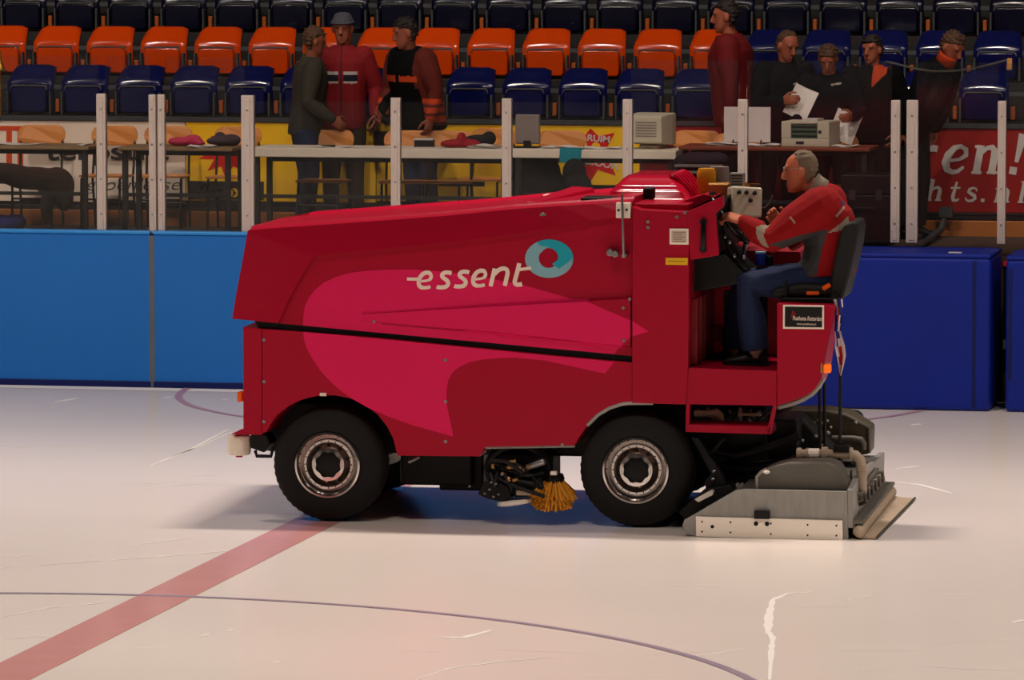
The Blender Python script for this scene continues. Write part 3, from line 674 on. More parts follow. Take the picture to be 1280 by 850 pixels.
# clutter beneath / around the red brown table
p = W(872, 196, YT - .12); lumps('backpack', [((0, 0, -.03), (.16, .1, .07)), ((-.12, 0, -.08), (.09, .08, .1)), ((.14, 0, -.02), (.12, .09, .06)), ((.02, 0, -.16), (.12, .09, .1))], .014, mat('pack_dark', (36, 28, 38), .85), p, 'dark soft bag hanging at the left end of the red brown table', 'bag')
a = W(845, 206, YT + .15); r = empty('low_shelf', (W(872, 206, YT - .28).x, YT - .28, ZP), 0, 'low grey shelf stand under the left end of the red brown table', 'shelf')
for z in (W(870, 206, YT - .28).z - ZP, W(870, 214, YT - .28).z - ZP): MB().box((-.19, 0, z - .02), (.19, .3, z)).build('shelf_board', m_greyp, r, bevel=.003)
for s in (-1, 1): MB().box((s*.18 - .012, .02, 0), (s*.18 + .012, .05, W(870, 206, YT - .28).z - ZP - .02)).build('leg', m_leg, r)
# black crate on the platform behind the driver
a = W(1052, 218, YB + .5); c = W(1112, 306, YB + .5); w = (c.x - a.x) / 2
r = empty('flight_case', ((a.x + c.x) / 2, YB + .5, ZP), 0, 'tall black crate on the platform behind the driver', 'crate'); hh = a.z - ZP
MB().box((-w, 0, .03), (w, .4, hh - .16)).build('crate_body', m_black, r, bevel=.012); MB().box((-w - .004, -.004, hh - .16), (w + .004, .404, hh)).build('lid', m_black, r, bevel=.012)
MB().tube([(-.09, -.004, hh*.55), (-.09, -.035, hh*.56), (.09, -.035, hh*.56), (.09, -.004, hh*.55)], .009, 8).build('handle', m_dark, r, smooth=True)
for s in (-1, 1):
    for y in (.06, .34): MB().box((s*(w-.05) - .03, y - .03, 0), (s*(w-.05) + .03, y + .03, .035)).build('foot', m_dark, r)
    MB().box((s*w*.55 - .025, -.012, hh - .2), (s*w*.55 + .025, .0, hh - .12)).build('latch', m_rail, r)
# bench support strut left of the right banner lettering
z0 = W(1150, 305, YB + .9).z; A = W(1148, 302, YB + .7); B2 = W(1176, 287, YBN - .3); T = W(1182, 268, YBN - .25)
b = MB().tube([(A.x, A.y, ZP + .02), (B2.x, B2.y, B2.z), (T.x, T.y, T.z)], .025, 8); b.box((T.x - .05, T.y - .04, T.z - .02), (T.x + .06, T.y + .06, T.z + .06)); tag(b.build('bench_strut', m_rail, smooth=True), 'grey angled metal strut below the red lettered banner', 'strut')
p = W(1128, 309, YB + .4); lumps('rag', [((0, 0, .02), (.08, .06, .025)), ((.1, .0, .02), (.06, .05, .02)), ((-.08, .0, .03), (.05, .05, .03))], .01, m_plat, (p.x, p.y, ZP), 'brown crumpled rag on the platform between two glass posts', 'rag')
p = W(1205, 316, YB + .05); o = MB().box((-.05, -.02, 0), (.05, .02, .008)).build('tape_strip', m_paper, loc=(p.x, ym + .1, PADH)); tag(o, 'scrap of white tape on top of the blue crash pad', 'tape')
# brass-coloured, bell-shaped post top at the left edge in front of the orange row
p = W(2, 88, YBN + .1); b = MB().lathe([(.0, .17), (.012, .17), (.014, .1), (.03, .06), (.045, .015), (.062, .0), (.05, -.008), (0, -.008)], (0, 0, 0), 'z', 20)
r = empty('brass_post_top', (p.x, YBN + .05, BZ1 + .03), 0, 'brass coloured bell-shaped top on a thin post at the left edge before the orange seats', 'bell')
zz = p.z - BZ1 - .03; b = MB().lathe([(.004, .17), (.014, .165), (.016, .1), (.03, .06), (.045, .015), (.066, .0), (.05, -.008), (.004, -.008)], (0, 0, zz), 'z', 20); b.build('post_top_body', m_gold, r, smooth=True); MB().tube([(0, 0, 0), (0, 0, zz)], .008, 8).build('post_rod', m_gold, r)
# sagging cord with a yellow tag
pts = [W(1108, 77, YP + .06), W(1125, 81, YP + .06), W(1145, 86, YP + .06), W(1165, 89, YP + .06), W(1190, 89, YP + .06), W(1215, 86, YP + .06), W(1240, 80, YP + .06), W(1262, 74, YP + .06)]
r = empty('cord', pts[3], 0, 'thin pale cord sagging across the glass before the bending man', 'cord'); MB().tube([p - pts[3] for p in pts], .008, 6).build('line', m_rim, r, smooth=True)
e = W(1262, 80, YP + .06) - pts[3]; MB().box((e.x - .02, -.01, e.z - .045), (e.x + .02, .01, e.z + .045)).build('tag_piece', mat('tag_tan', (196, 140, 70), .7), r, bevel=.006)
# ------------------------------------------------------------------ the ice resurfacing machine
m_red = mat('paint_red', (.375, .003, .024), .36, noise=.05, scale=2, raw=True, coat=.04, spec=.14)
m_pinkp = mat('paint_pink', (.72, .010, .10), .38, noise=.04, scale=2, raw=True, coat=.03, spec=.14)
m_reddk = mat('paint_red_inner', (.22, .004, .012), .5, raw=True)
m_tyre = mat('tyre', (20, 19, 17), .75, noise=.2, scale=20)
m_chrome = mat('chrome', (205, 200, 196), .16, metal=1.0, noise=.05, scale=30)
m_chromed = mat('wheel_dark', (92, 74, 66), .3, metal=.9)
m_redgl = mat('paint_red_gloss', (.40, .002, .022), .16, noise=.05, scale=2, raw=True, coat=.35, spec=.4)
m_lamp_on = mat('lamp_lit', (255, 110, 16), .3, emit=.45)
m_white = mat('white_plastic', (236, 226, 210), .5, noise=.03)
m_offw = mat('off_white', (246, 236, 222), .5, noise=.03)
m_orange = mat('orange_lens', (240, 96, 10), .25)
m_galv = mat('galvanised', (154, 152, 146), .5, metal=.35, noise=.22, scale=5, stretch=(6, 2, 1))
m_galvd = mat('galvanised_dark', (106, 102, 94), .55, metal=.35, noise=.25, scale=5)
m_olive = mat('olive_plate', (88, 82, 66), .5, metal=.3, noise=.2)
m_pipe = mat('pipe_beige', (176, 158, 136), .45, noise=.12)
m_tow = mat('towel', (176, 156, 134), .85, noise=.15, scale=12)
m_hose = mat('hose', (24, 25, 27), .5)
m_bristle = mat('bristle', (220, 146, 30), .7, noise=.35, scale=40)
m_brass = mat('fitting', (190, 140, 84), .35, metal=.7)
m_cyan = mat('logo_cyan', (20, 160, 180), .4, noise=.03)
m_cyanl = mat('logo_pale', (128, 178, 190), .4, noise=.03)
m_lett = mat('logo_white', (240, 218, 204), .4, noise=.02)
m_labelw = mat('label_paper', (200, 178, 160), .6, noise=.1, scale=40)
m_labely = mat('label_yellow', (226, 176, 20), .5)
WD = 2.05
mach = empty('ice_resurfacer', MO, MROT, 'large red and pink ice resurfacing machine standing on the ice', 'ice resurfacer')
# --- lower body
def low(px): return 411.5 + (px - 328) * (453.5 - 411.5) / (790 - 328)
arch_f = [(333,540),(338,530),(347,518),(360,508),(378,499),(398,494.5),(418,494),(438,498),(456,506),(472,518),(484,533),(492,549),(497,569.5)]
arch_r = [(718,556.5),(724,546),(734,532),(747,519),(762,510),(778,505),(790,504)]
outl = [(328,411.5),(352,413),(460,421.5),(680,443.3),(790,453.5)] + arch_r[::-1] + [(606,558.5),(600,570.5)] + arch_f[::-1] + [(328,540.5)]
lb = MB().prism(xz(outl), 0, WD)
def decal(mb, pts, yf, mi):
    mb.face([(p.x, yf(px) - .0018, p.z) for (px, py), p in ((q, P(q[0], q[1], yf(q[0]))) for q in pts)], mi)
sw_low = [(379,414.8),(380,425),(384,437),(391,449),(402,465),(414,478),(428,490),(443,500),(460,509.5),(486,521),(514,531),(567,545.8),(563,527),(559,508),(558,490),(560.5,475),(566,465),(575,458),(588,452.5),(603,449.5),(622,447.6),(645,447.2),(680,450.5),(720,459),(756,467),(768,452.2),(680,443.9),(460,422.1)]
lower = lb.build('lower_body', [m_red, m_pinkp], mach)
d_ = MB(); decal(d_, sw_low, lambda p: 0, 0); d_.build('pink_swoosh', m_pinkp, lower, fix=False)
MB().prism(xz([(303.5,408.5),(327,411.3),(327,540.5),(304,540)]), .004, WD).build('front_corner_panel', m_red, mach, bevel=.004)
b = MB()
for px, py in ((330,425),(330,477),(330,527),(557,450),(557,502),(557,552),(703,556)):
    p = P(px, py); b.cyl((p.x, -.006, p.z), (p.x, .004, p.z), .011, 10)
b.build('panel_bolt', m_steel, lower)
p0, p1 = P(400, 491), P(408, 495); MB().box((p0.x, -.008, p1.z), (p1.x, .004, p0.z)).build('arch_marker', m_white, lower)
b = MB(); ap = [P(x, y) for x, y in [(718,556)] + arch_r + [(816,504.2)]]; b.tube([(p.x, .005, p.z + .0) for p in ap[3:]], .012, 8); b.build('fender_lip', m_galv, lower, smooth=True)
a0, a1 = P(606, 559), P(718, 557); b = MB().tube([(a0.x, .02, a0.z - .005), (a1.x, .02, a1.z - .005)], .009, 8); b.build('sill_edge', m_galv, lower)
# --- dark core seen through the gap and behind the wheels
core = [(316,402),(347,403.5),(790,445),(790,500),(700,520),(560,560),(420,480),(345,470),(327,420)]
MB().prism(xz(core), .05, WD - .05).build('inner_tank', m_black, mach)
b = MB(); q0, q1 = P(320, 560, .4), P(1000, 500, .4)
b.box((P(500, 500, .42).x, .42, P(500, 606, .42).z), (P(590, 500, .42).x, 1.6, P(500, 560, .42).z + .2)); b.box((P(330, 5, .42).x, .42, .40), (P(870, 5, .42).x, 1.6, .72)); b.box((P(548, 5, .5).x, .5, P(560, 613, .5).z), (P(604, 5, .5).x, 1.5, .5))
chs = b.build('chassis', m_black, mach, bevel=.015)
for px, y0, y1 in ((408, .2, 1.85), (795, .2, 1.85)):
    x = P(px, 585).x; MB().cyl((x, y0, .36), (x, y1, .36), .07, 16).ell((x, 1.02, .36), (.16, .18, .16)).build('axle', m_black, chs, smooth=True)
b = MB(); a = P(512, 577, .03); c = P(522, 572, .03); b.tube([(a.x, .03, a.z), (c.x, .05, c.z)], .012, 8, round_ends=True); b.build('grease_nipple', m_steel, chs, smooth=True)
MB().tube([(P(314,556).x, .12, P(0,560).z), (P(316,567).x, .12, P(0,567).z), (P(334,567).x, .12, P(0,567).z), (P(336,558).x, .12, P(0,557).z)], .012, 8).build('tow_hook', m_black, chs, smooth=True)
# --- hood / snow tank
inn = [(347.5,404),(358,381),(370,357),(382,336),(388,325.5),(394,320.5),(402,318.2),(480,310.5),(560,302.5),(640,293),(700,283),(740,275.5),(790,268.5)]
out = [(290,398.3),(296,363),(302,332),(307,303),(309.5,289),(312,288),(330,286.2),(460,277),(560,269.5),(640,261.5),(700,257.5),(740,255),(790,252)]
TY = .035
I1 = [P(x, y, .035) for x, y in inn]; I0 = [V((p.x, 0, p.z)) for p in (P(x, y, 0) for x, y in inn)]; O_ = [P(x, y, TY) for x, y in out]
B0 = P(790, 445, .035)
b = MB(); n = len(inn)
b.face(I1 + [B0])
for i in range(n - 1): b.face([I1[i+1], I1[i], I0[i], I0[i+1]]); b.face([I0[i+1], I0[i], O_[i], O_[i+1]])
far = [V((p.x, WD - TY, p.z)) for p in O_]; fI = [V((p.x, WD, p.z)) for p in I0]; fB = V((B0.x, WD, B0.z))
b.face((fI + [fB])[::-1])
for i in range(n - 1): b.face([fI[i], fI[i+1], far[i+1], far[i]])
def strip(A, Bq):
    for i in range(len(A) - 1): b.face([A[i], A[i+1], Bq[i+1], Bq[i]])
for i in range(0, 4): b.face([O_[i], O_[i+1], far[i+1], far[i]][::-1])                  # sloping front
roof = O_[4:]; rf = far[4:]
r1 = [p + V((0, .10, .012)) for p in roof]; r1b = [p + V((0, .12, .024)) for p in roof]; r2 = [V((p.x, 1.1, p.z + .018)) for p in roof]
q1 = [V((p.x, WD - p.y, p.z - .05)) for p in r1]; q1b = [V((p.x, WD - p.y, p.z - .05)) for p in r1b]
for A, Bq in ((roof, r1), (r1, r1b), (r1b, r2), (r2, q1b), (q1b, q1), (q1, rf)): strip(A, Bq)
b.face([roof[0], r1[0], r1b[0], r2[0], q1b[0], q1[0], rf[0]]); b.face([roof[-1], r1[-1], r1b[-1], r2[-1], q1b[-1], q1[-1], rf[-1], fI[-1], fB, B0, I1[-1], I0[-1]][::-1])
b.face([O_[0], far[0], fI[0], I0[0]]); b.face([I1[0], B0, fB, fI[0]])
hood = b.build('hood', m_red, mach)
sw_up = [(378.8,406.9),(379.2,395),(381,383),(386,372),(394,362),(405,353),(420,346),(438,341),(458,338.3),(485,337),(515,336.8),(545,338.5),(575,342),(605,346.5),(655,356.5),(708,371.5),(740,381),(790,401),(790,421),(772,436.5),(768,442.6),(560,423.8)]
d_ = MB(); decal(d_, sw_up, lambda p: .035, 0); d_.build('pink_swoosh', m_pinkp, hood, fix=False)
ry = lambda px: .031 - .031 * max(0, min(1, (px - 452) / (788 - 452)))
RA = [P(x, y, ry(x)) for x, y in ((452,392.5),(620,382.5),(788,373.5),(788,433),(620,415.5),(452,401.5))]
RB = [V((p.x, .036, p.z + (.014 if k < 3 else -.014))) for k, p in enumerate(RA)]
b = MB().face(RA[::-1]); b.face([RA[2], RB[2], RB[3], RA[3]])
for k in (0, 1, 3, 4): b.face([RA[k], RB[k], RB[k+1], RA[k+1]])
b.face([RA[5], RB[5], RB[0], RA[0]])
ridge = b.build('side_ridge', [m_red], hood)
d_ = MB(); decal(d_, [(452,392.8),(620,382.8),(733,376.6),(788,400.4),(788,421.8),(777,432.2),(620,415.2),(452,401.2)], ry, 0)
U = [(452,392.5),(620,382.5),(735,376.4)]; top_ = [P(x, y, ry(x)) for x, y in U]
for k in range(2): d_.face([top_[k] + V((0,-.0018,.001)), top_[k+1] + V((0,-.0018,.001)), V((top_[k+1].x, .034, top_[k+1].z + .0155)), V((top_[k].x, .034, top_[k].z + .0155))])
bt = [P(x, y, ry(x)) for x, y in ((452,401.5),(620,415.5),(778,432))]
for k in range(2): d_.face([bt[k] + V((0,-.0018,-.001)), bt[k+1] + V((0,-.0018,-.001)), V((bt[k+1].x, .034, bt[k+1].z - .0155)), V((bt[k].x, .034, bt[k].z - .0155))])
d_.build('pink_swoosh', m_pinkp, ridge, fix=False)
b = MB()
for px, py, yy in ((467.5,402,.03),(779,385,0),(779.5,426,0),(787,374,.0)):
    p = P(px, py, yy - .01); b.cyl((p.x, yy - .01, p.z), (p.x, yy + .01, p.z), .010, 10)
b.build('panel_bolt', m_steel, hood)
p = P(679, 270, .04); b = MB().cyl((p.x, .02, p.z), (p.x, .09, p.z), .022, 16); b.build('hood_plug', m_steel, hood, bevel=.004)
# hinge bar lying across the hood top
a = P(659, 260, .18) + V((0, 0, .02)); c = P(727, 236.5, 1.2) + V((0, 0, .01)); b = MB()
b.loft([[a + V((-.05, 0, -.02)), a + V((.06, 0, -.02)), a + V((.05, 0, .015)), a + V((-.01, 0, .02))], [c + V((-.1, 0, -.06)), c + V((.10, 0, -.06)), c + V((.08, 0, .0)), c + V((-.06, 0, .01))]])
b.build('lid_rib', m_red, hood, bevel=.01)
a = P(692, 244.5, .9); MB().ell(a, (.07, .05, .012)).build('roof_cap', m_offw, hood, smooth=True)
# --- deck between hood and cab with bonnet over the engine
a = P(728, 258, .16); c = P(862, 262, .16)
MB().box((a.x, .13, a.z - .12), (c.x, 1.9, P(790, 254, .13).z - .002)).build('deck', m_red, mach, bevel=.006)
s0 = P(726, 256, .16); s1 = P(786, 252, .16); MB().box((s0.x, .15, s1.z - .005), (s1.x, .4, s1.z + .022)).build('rubber_strip', m_black, mach, bevel=.006)
YH = .62
def rrect(x0, x1, y0, y1, r, z, n=5):
    out = []
    for cx, cy, a0 in ((x1 - r, y1 - r, 0), (x0 + r, y1 - r, 90), (x0 + r, y0 + r, 180), (x1 - r, y0 + r, 270)):
        out += [V((cx + r*math.cos(math.radians(a0 + 90*k/n)), cy + r*math.sin(math.radians(a0 + 90*k/n)), z)) for k in range(n + 1)]
    return out
A0, A1 = P(756, 246, YH), P(864, 246, YH); zb = A0.z - .03; ztop = P(815, 217, YH + .3).z; hh_ = ztop - zb; wx = A1.x - A0.x
rings = []
for fx0, fx1, fy0, fy1, fz in ((0,1,0,.86,0),(0,1,0,.86,.10),(.02,.985,.012,.85,.13),(.05,.93,.03,.84,.40),(.065,.915,.055,.83,.44),(.10,.87,.075,.82,.62),(.12,.85,.11,.81,.665),(.17,.80,.14,.80,.86),(.21,.755,.19,.77,.95),(.28,.70,.26,.70,1.0)):
    rings.append(rrect(A0.x + wx*fx0, A0.x + wx*fx1, YH + fy0, YH + fy1, .05, zb + hh_*fz))
eh = MB().loft(rings).build('engine_bonnet', m_redgl, mach, bevel=.006, seg=2, smooth=True)
b = MB()
for k in range(5):
    y = YH + .16 + .13*k; b.tube([V((A0.x + wx*.74, y, zb + hh_*.97)), V((A0.x + wx*.80, y, zb + hh_*.90)), V((A0.x + wx*.915, y, zb + hh_*.48)), V((A0.x + wx*.975, y, zb + hh_*.16))], .018, 8, round_ends=True)
b.build('bonnet_rib', m_redgl, eh, smooth=True)
p = P(812, 243, .55); MB().box((p.x - .035, .5, p.z - .03), (p.x + .035, .57, p.z + .045)).build('bonnet_catch', m_black, mach, bevel=.01)
a = P(852, 262, .35); MB().prism(xz([(820,262),(862,262),(893,246),(880,243)], .35), .35, 1.6).build('dash_slope', m_red, mach)
# --- bracket with rod beside the hood
w0, w1 = P(770.5, 253), P(788.5, 272.5); br = MB().box((w0.x, -.025, w1.z), (w1.x, .03, w0.z)).build('hood_bracket', m_white, mach, bevel=.006)
b = MB()
for px, py in ((774,262.5),(784,262)): p = P(px, py); b.cyl((p.x, -.032, p.z), (p.x, -.02, p.z), .008, 10)
b.build('bracket_bolt', m_dark, br)
a, c = P(777.5, 243, -.05), P(779.5, 321, -.05); MB().tube([(a.x, -.05, a.z), (c.x, -.05, c.z)], .0075, 8, round_ends=True).build('latch_rod', m_steel, br, smooth=True)
b = MB(); 
for px, py, r_ in ((763,315.5,.022),(769.5,317.5,.02),(780.5,319,.016)): p = P(px, py, -.02); b.cyl((p.x, -.05, p.z), (p.x, .04, p.z), r_, 12)
b.build('latch_stud', m_steel, br, bevel=.004)
# --- cab front (cowl) and dash
cowl = [(790.5,258),(800,262),(858,265),(861.5,300),(860.5,458),(858,505.5),(790.5,503.6)]
co = MB().prism(xz(cowl), -.012, 1.2).build('cab_cowl', m_red, mach, bevel=.004)
d_ = MB(); d_.face([(p.x, -.0145, p.z) for p in (P(x, y, -.013) for x, y in ((790.7,401),(811.5,414.5),(790.7,420.5)))]); d_.build('pink_tip', m_pinkp, co, fix=False)
dash = [(858,265),(880,255.5),(904,244.5),(904.5,258),(894,267),(898.5,319),(863,325)]
da = MB().prism(xz(dash), -.012, .05).build('dash_side', m_red, mach, bevel=.004)
db = [(862,270),(885,256),(904,247),(894,272),(897,318),(863,323)]
MB().prism(xz(db, .06), .05, 1.35).build('dash_body', m_black, mach)
MB().prism(xz([(862,318),(905,318),(940,352),(862,366)], .25), .25, 1.1).build('pedal_box', m_black, mach, bevel=.01)
h0, h1_ = P(880, 277), P(879.5, 311); hb = MB().tube([(h0.x, -.028, h0.z), (h1_.x, -.028, h1_.z)], .016, 10, round_ends=True); [hb.cyl((q.x, -.04, q.z), (q.x, -.01, q.z), .022, 12) for q in (h0, h1_)]; hb.build('grab_handle', m_blackgl, da, smooth=True)
l0, l1 = P(837.5, 285.5), P(861, 305.5); lab = MB().box((l0.x, -.018, l1.z), (l1.x, -.011, l0.z)).build('info_label', m_offw, co); 
b = MB(); b.box((l0.x + .012, -.0195, l1.z + .012), (l1.x - .012, -.0175, l0.z - .012)); b.build('label_sheet', m_labelw, lab)
b = MB()
for k in range(5): b.box((l0.x + .022, -.0205, l0.z - .026 - .014*k), (l1.x - .02 - .02*(k % 2), -.019, l0.z - .021 - .014*k))
b.build('label_lines', mat('label_ink', (140, 124, 112), .6), lab)
l0, l1 = P(832.5, 322), P(860, 331); yl = MB().box((l0.x, -.018, l1.z), (l1.x, -.011, l0.z)).build('warning_label', m_labely, co)
MB().box((l0.x + .012, -.0195, (l0.z + l1.z)/2 - .002), (l1.x - .02, -.0175, (l0.z + l1.z)/2 + .003)).build('label_lines', mat('label_ink_brown', (150, 110, 20), .6), yl)
b = MB()
for px, py in ((810.5,277),(810.5,284),(846.5,271),(856.5,265.5)): p = P(px, py); b.cyl((p.x, -.022, p.z), (p.x, -.005, p.z), .011, 10)
b.build('panel_bolt', m_steel, co)
# things mounted on the dash
p = P(883, 226, .8); y0 = .8; b = MB().lathe([(.001, .13), (.05, .13), (.062, .1), (.062, .04), (.05, .0), (.035, -.1), (.035, -.16), (.001, -.16)], (p.x, y0, p.z - .05), 'z', 20); b.build('filler_cap', mat('cap_yellow', (196, 132, 20), .45), mach, smooth=True)
p = P(899, 222, .9); MB().lathe([(.001,.07),(.06,.07),(.064,.05),(.064,-.05),(.05,-.2),(.001,-.2)], (p.x, .9, p.z), 'z', 18).build('filter_bowl', m_greyp, mach, smooth=True)
a, c = P(884, 229, .7), P(912, 240, .7); MB().box((a.x, .7, c.z - .08), (c.x, .9, a.z)).build('dash_bracket', m_brass, mach, bevel=.01)
a, c = P(912, 216, .6), P(930, 240, .6); gb = MB().box((a.x, .6, c.z - .06), (c.x, .68, a.z)).build('gauge_box', m_greyp, mach, bevel=.008)
b = MB(); [b.box((a.x + .012, .597, a.z - .022 - .018*k), (c.x - .012, .603, a.z - .014 - .018*k)) for k in range(5)]; b.build('gauge_lines', m_dark, gb)
# control box
M = Matrix.Translation(P(914.5, 251, .44)) @ Matrix.Rotation(math.radians(26), 4, 'Z') @ Matrix.Rotation(math.radians(-8), 4, 'X') @ Matrix.Rotation(math.radians(4), 4, 'Y')
cbw, cbh = .205, .19
b = MB().box((0, 0, -cbh/2), (cbw, .10, cbh/2), M=M); cb = b.build('control_box', mat('box_gloss', (206, 196, 174), .18, noise=.03), mach, bevel=.014, seg=3, smooth=True)
for u, v in ((.045,.055),(.095,.055),(.148,.055),(.122,.008)):
    b = MB(); c = M @ V((u, 0, v)); e = M @ V((u, -.022, v)); b.cyl(c, e, .0125, 12); b.tube([M @ V((u - .008, -.024, v + .004)), M @ V((u + .008, -.024, v - .004))], .005, 6); b.build('knob', m_blackgl, cb, smooth=True)
c = M @ V((.11, .05, -.09)); MB().tube([c, c + V((.005, .02, -.14)), c + V((-.03, .08, -.32))], .015, 8).build('box_stalk', m_steel, cb, smooth=True)
c = M @ V((.205, .05, -.03)); MB().tube([c, c + V((.03, .02, .0)), c + V((.06, .02, .03)), c + V((.08, .0, .08))], .005, 6).build('cable', m_rim, cb, smooth=True)
c = M @ V((.10, .03, .095)); MB().cyl(c, c + V((0, 0, .03)), .013, 10).cyl(c + V((.02, 0, 0)), c + V((.02, 0, .02)), .01, 10).build('cable_gland', m_brass, cb, smooth=True)
# steering wheel and column
SC = P(912, 272, .47); ax = V((.80, -.02, .60)).normalized(); u_ = V((0, 1, 0)); u_ = (u_ - ax * u_.dot(ax)).normalized(); w_ = ax.cross(u_)
b = MB().tube([SC + (u_ * math.cos(2*PI*k/36) + w_ * math.sin(2*PI*k/36)) * .19 for k in range(36)], .015, 10, closed=True)
sw = b.build('steering_wheel', m_blackgl, mach, smooth=True)
b = MB()
for k in range(3):
    a = 2*PI*k/3 + .5; b.tube([SC - ax*.02, SC + (u_*math.cos(a) + w_*math.sin(a)) * .188], [.018, .011], 8)
b.build('spoke', m_black, sw, smooth=True)
MB().tube([SC + ax*.005, SC - ax*.06], [.05, .045], 16).build('hub', m_black, sw, smooth=True)
MB().tube([SC - ax*.03, SC - ax*.22, SC - ax*.30 + V((.03,0,-.25))], [.03, .032, .04], 12).build('steering_column', m_black, sw, smooth=True)
b = MB()
for (px, py, y), (qx, qy, y2) in (((896,262,.36),(930,330,.34)),((902,258,.42),(918,330,.40)),((908,300,.33),(932,338,.30)),((893,268,.30),(900,300,.30))):
    a = P(px, py, y); c = P(qx, qy, y2); mid = (a + c) / 2 + V((-.02, .0, .0)); b.tube([a, mid, c], .016, 8)
b.build('hydraulic_lever', m_hose, mach, smooth=True)
b = MB()
for px, py in ((894,275),(906,296),(912,303),(918,320),(930,322)): p = P(px, py, .29); b.ell(p, (.012,.012,.014))
b.build('lever_knob', m_steel, mach, smooth=True)
# foot well
fl = MB().prism(xz([(858,459.5),(971,463.5),(971,507.2),(858,505.4)]), 0, 1.15).build('cab_floor', m_red, mach, bevel=.004)
yb = .95
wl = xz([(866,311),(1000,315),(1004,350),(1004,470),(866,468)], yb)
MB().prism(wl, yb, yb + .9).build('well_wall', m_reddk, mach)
fr = [P(x, y, yb - .01) for x, y in ((893,352),(960,352),(960,452),(893,450))]
b = MB(); fx0, fx1, fz0, fz1 = fr[0].x, fr[1].x, fr[3].z, fr[0].z
b.box((fx0, yb - .03, fz1 - .05), (fx1, yb, fz1 + .01)); b.box((fx0, yb - .03, fz0), (fx0 + .06, yb, fz1)); b.build('well_frame', m_red, mach, bevel=.006)
MB().box((fx0 + .06, yb - .012, fz0), (fx1, yb - .002, fz1 - .05)).build('well_panel', m_black, mach)
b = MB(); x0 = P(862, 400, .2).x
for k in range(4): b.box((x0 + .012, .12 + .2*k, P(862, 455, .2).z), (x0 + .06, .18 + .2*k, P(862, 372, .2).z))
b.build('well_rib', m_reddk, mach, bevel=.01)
p = P(897, 417, .8); MB().ell(p, (.07, .06, .06)).build('pedal_pad', mat('pedal_red', (130, 24, 44), .5), mach, smooth=True)
p0 = P(945, 317, .62); bb = MB().box((p0.x - .005, .60, p0.z - .075), (p0.x + .062, .67, p0.z + .005)).build('blue_box', mat('box_blue', (16, 44, 150), .4), mach, bevel=.006)
MB().box((p0.x - .002, .602, p0.z + .004), (p0.x + .058, .668, p0.z + .012)).build('box_lid', m_cyanl, bb)
p0 = P(962, 322, .62); MB().cyl((p0.x, .64, p0.z - .09), (p0.x, .64, p0.z + .01), .026, 14).build('black_bottle', m_blackgl, mach, bevel=.005)
# --- seat pod
pod = [(971.5,379.5),(1044.5,382.2),(1038,416),(1031,452),(1027,473),(1019,486),(1008,494),(990,501.5),(971.5,506.8)]
po = MB().prism(xz(pod), -.008, .16).build('seat_pod', m_red, mach, bevel=.004)
pod2 = [(971.5,380),(1046,382.5),(1039,417),(1033,452),(1027,475),(1018,488),(1007,495.5),(990,502),(971.5,506.8)]
MB().prism(xz(pod2, .16), .16, .36, taper=xz([(980,381),(1049,383.5),(1044.5,417),(1040,452),(1033,474),(1024,486),(1011,494),(994,501),(980,506)], .36)).build('pod_rear', m_red, po, bevel=.006)
s0, s1 = P(979, 381, -.01), P(1030, 411.5, -.01); sg = MB().box((s0.x, -.016, s1.z), (s1.x, -.009, s0.z)).build('sign_plate', m_offw, po)
e = .0115; sb = MB().box((s0.x + e, -.019, s1.z + e), (s1.x - e, -.015, s0.z - e)).build('sign_field', m_bblack, sg)
a = P(991, 400.2, -.019); c = P(1028, 401.2, -.019); t = P(991, 394.8, -.019); put_text('sign_lettering', 'Posthuma Rotterdam', side_frame((a.x, -.0205, a.z), (c.x - a.x, 0, c.z - a.z), (0, 0, 1)), c.x - a.x, t.z - a.z, m_lett, sg, .2, .015)
a = P(996, 406.8, -.019); c = P(1020, 407.5, -.019); t = P(996, 403.2, -.019); put_text('sign_small_lettering', 'www.posthuma.nl', side_frame((a.x, -.0205, a.z), (c.x - a.x, 0, c.z - a.z), (0, 0, 1)), c.x - a.x, t.z - a.z, m_lett, sg, 0, .005)
d_ = MB(); d_.face([(p.x, -.0203, p.z) for p in (P(x, y, -.019) for x, y in ((988,398),(991,387),(995,393),(993,395)))]); d_.build('sign_emblem', m_reddk, sg)
b = MB(); p = P(1034, 460.5, -.01); b.box((p.x - .022, -.03, p.z - .028), (p.x + .024, .03, p.z + .026)); tl = b.build('tail_lamp', m_lamp_on, po, bevel=.01)
b = MB(); b.box((p.x - .04, -.02, p.z - .03), (p.x - .028, .03, p.z + .03)); b.build('lamp_base', m_brass, tl)
tp = [P(x, y, .06) for x, y in ((972,509),(990,504.5),(1003,499.5),(1015,492),(1024,482),(1029,472))]; MB().tube(tp, .017, 10).build('guard_tube', m_galv, po, smooth=True)
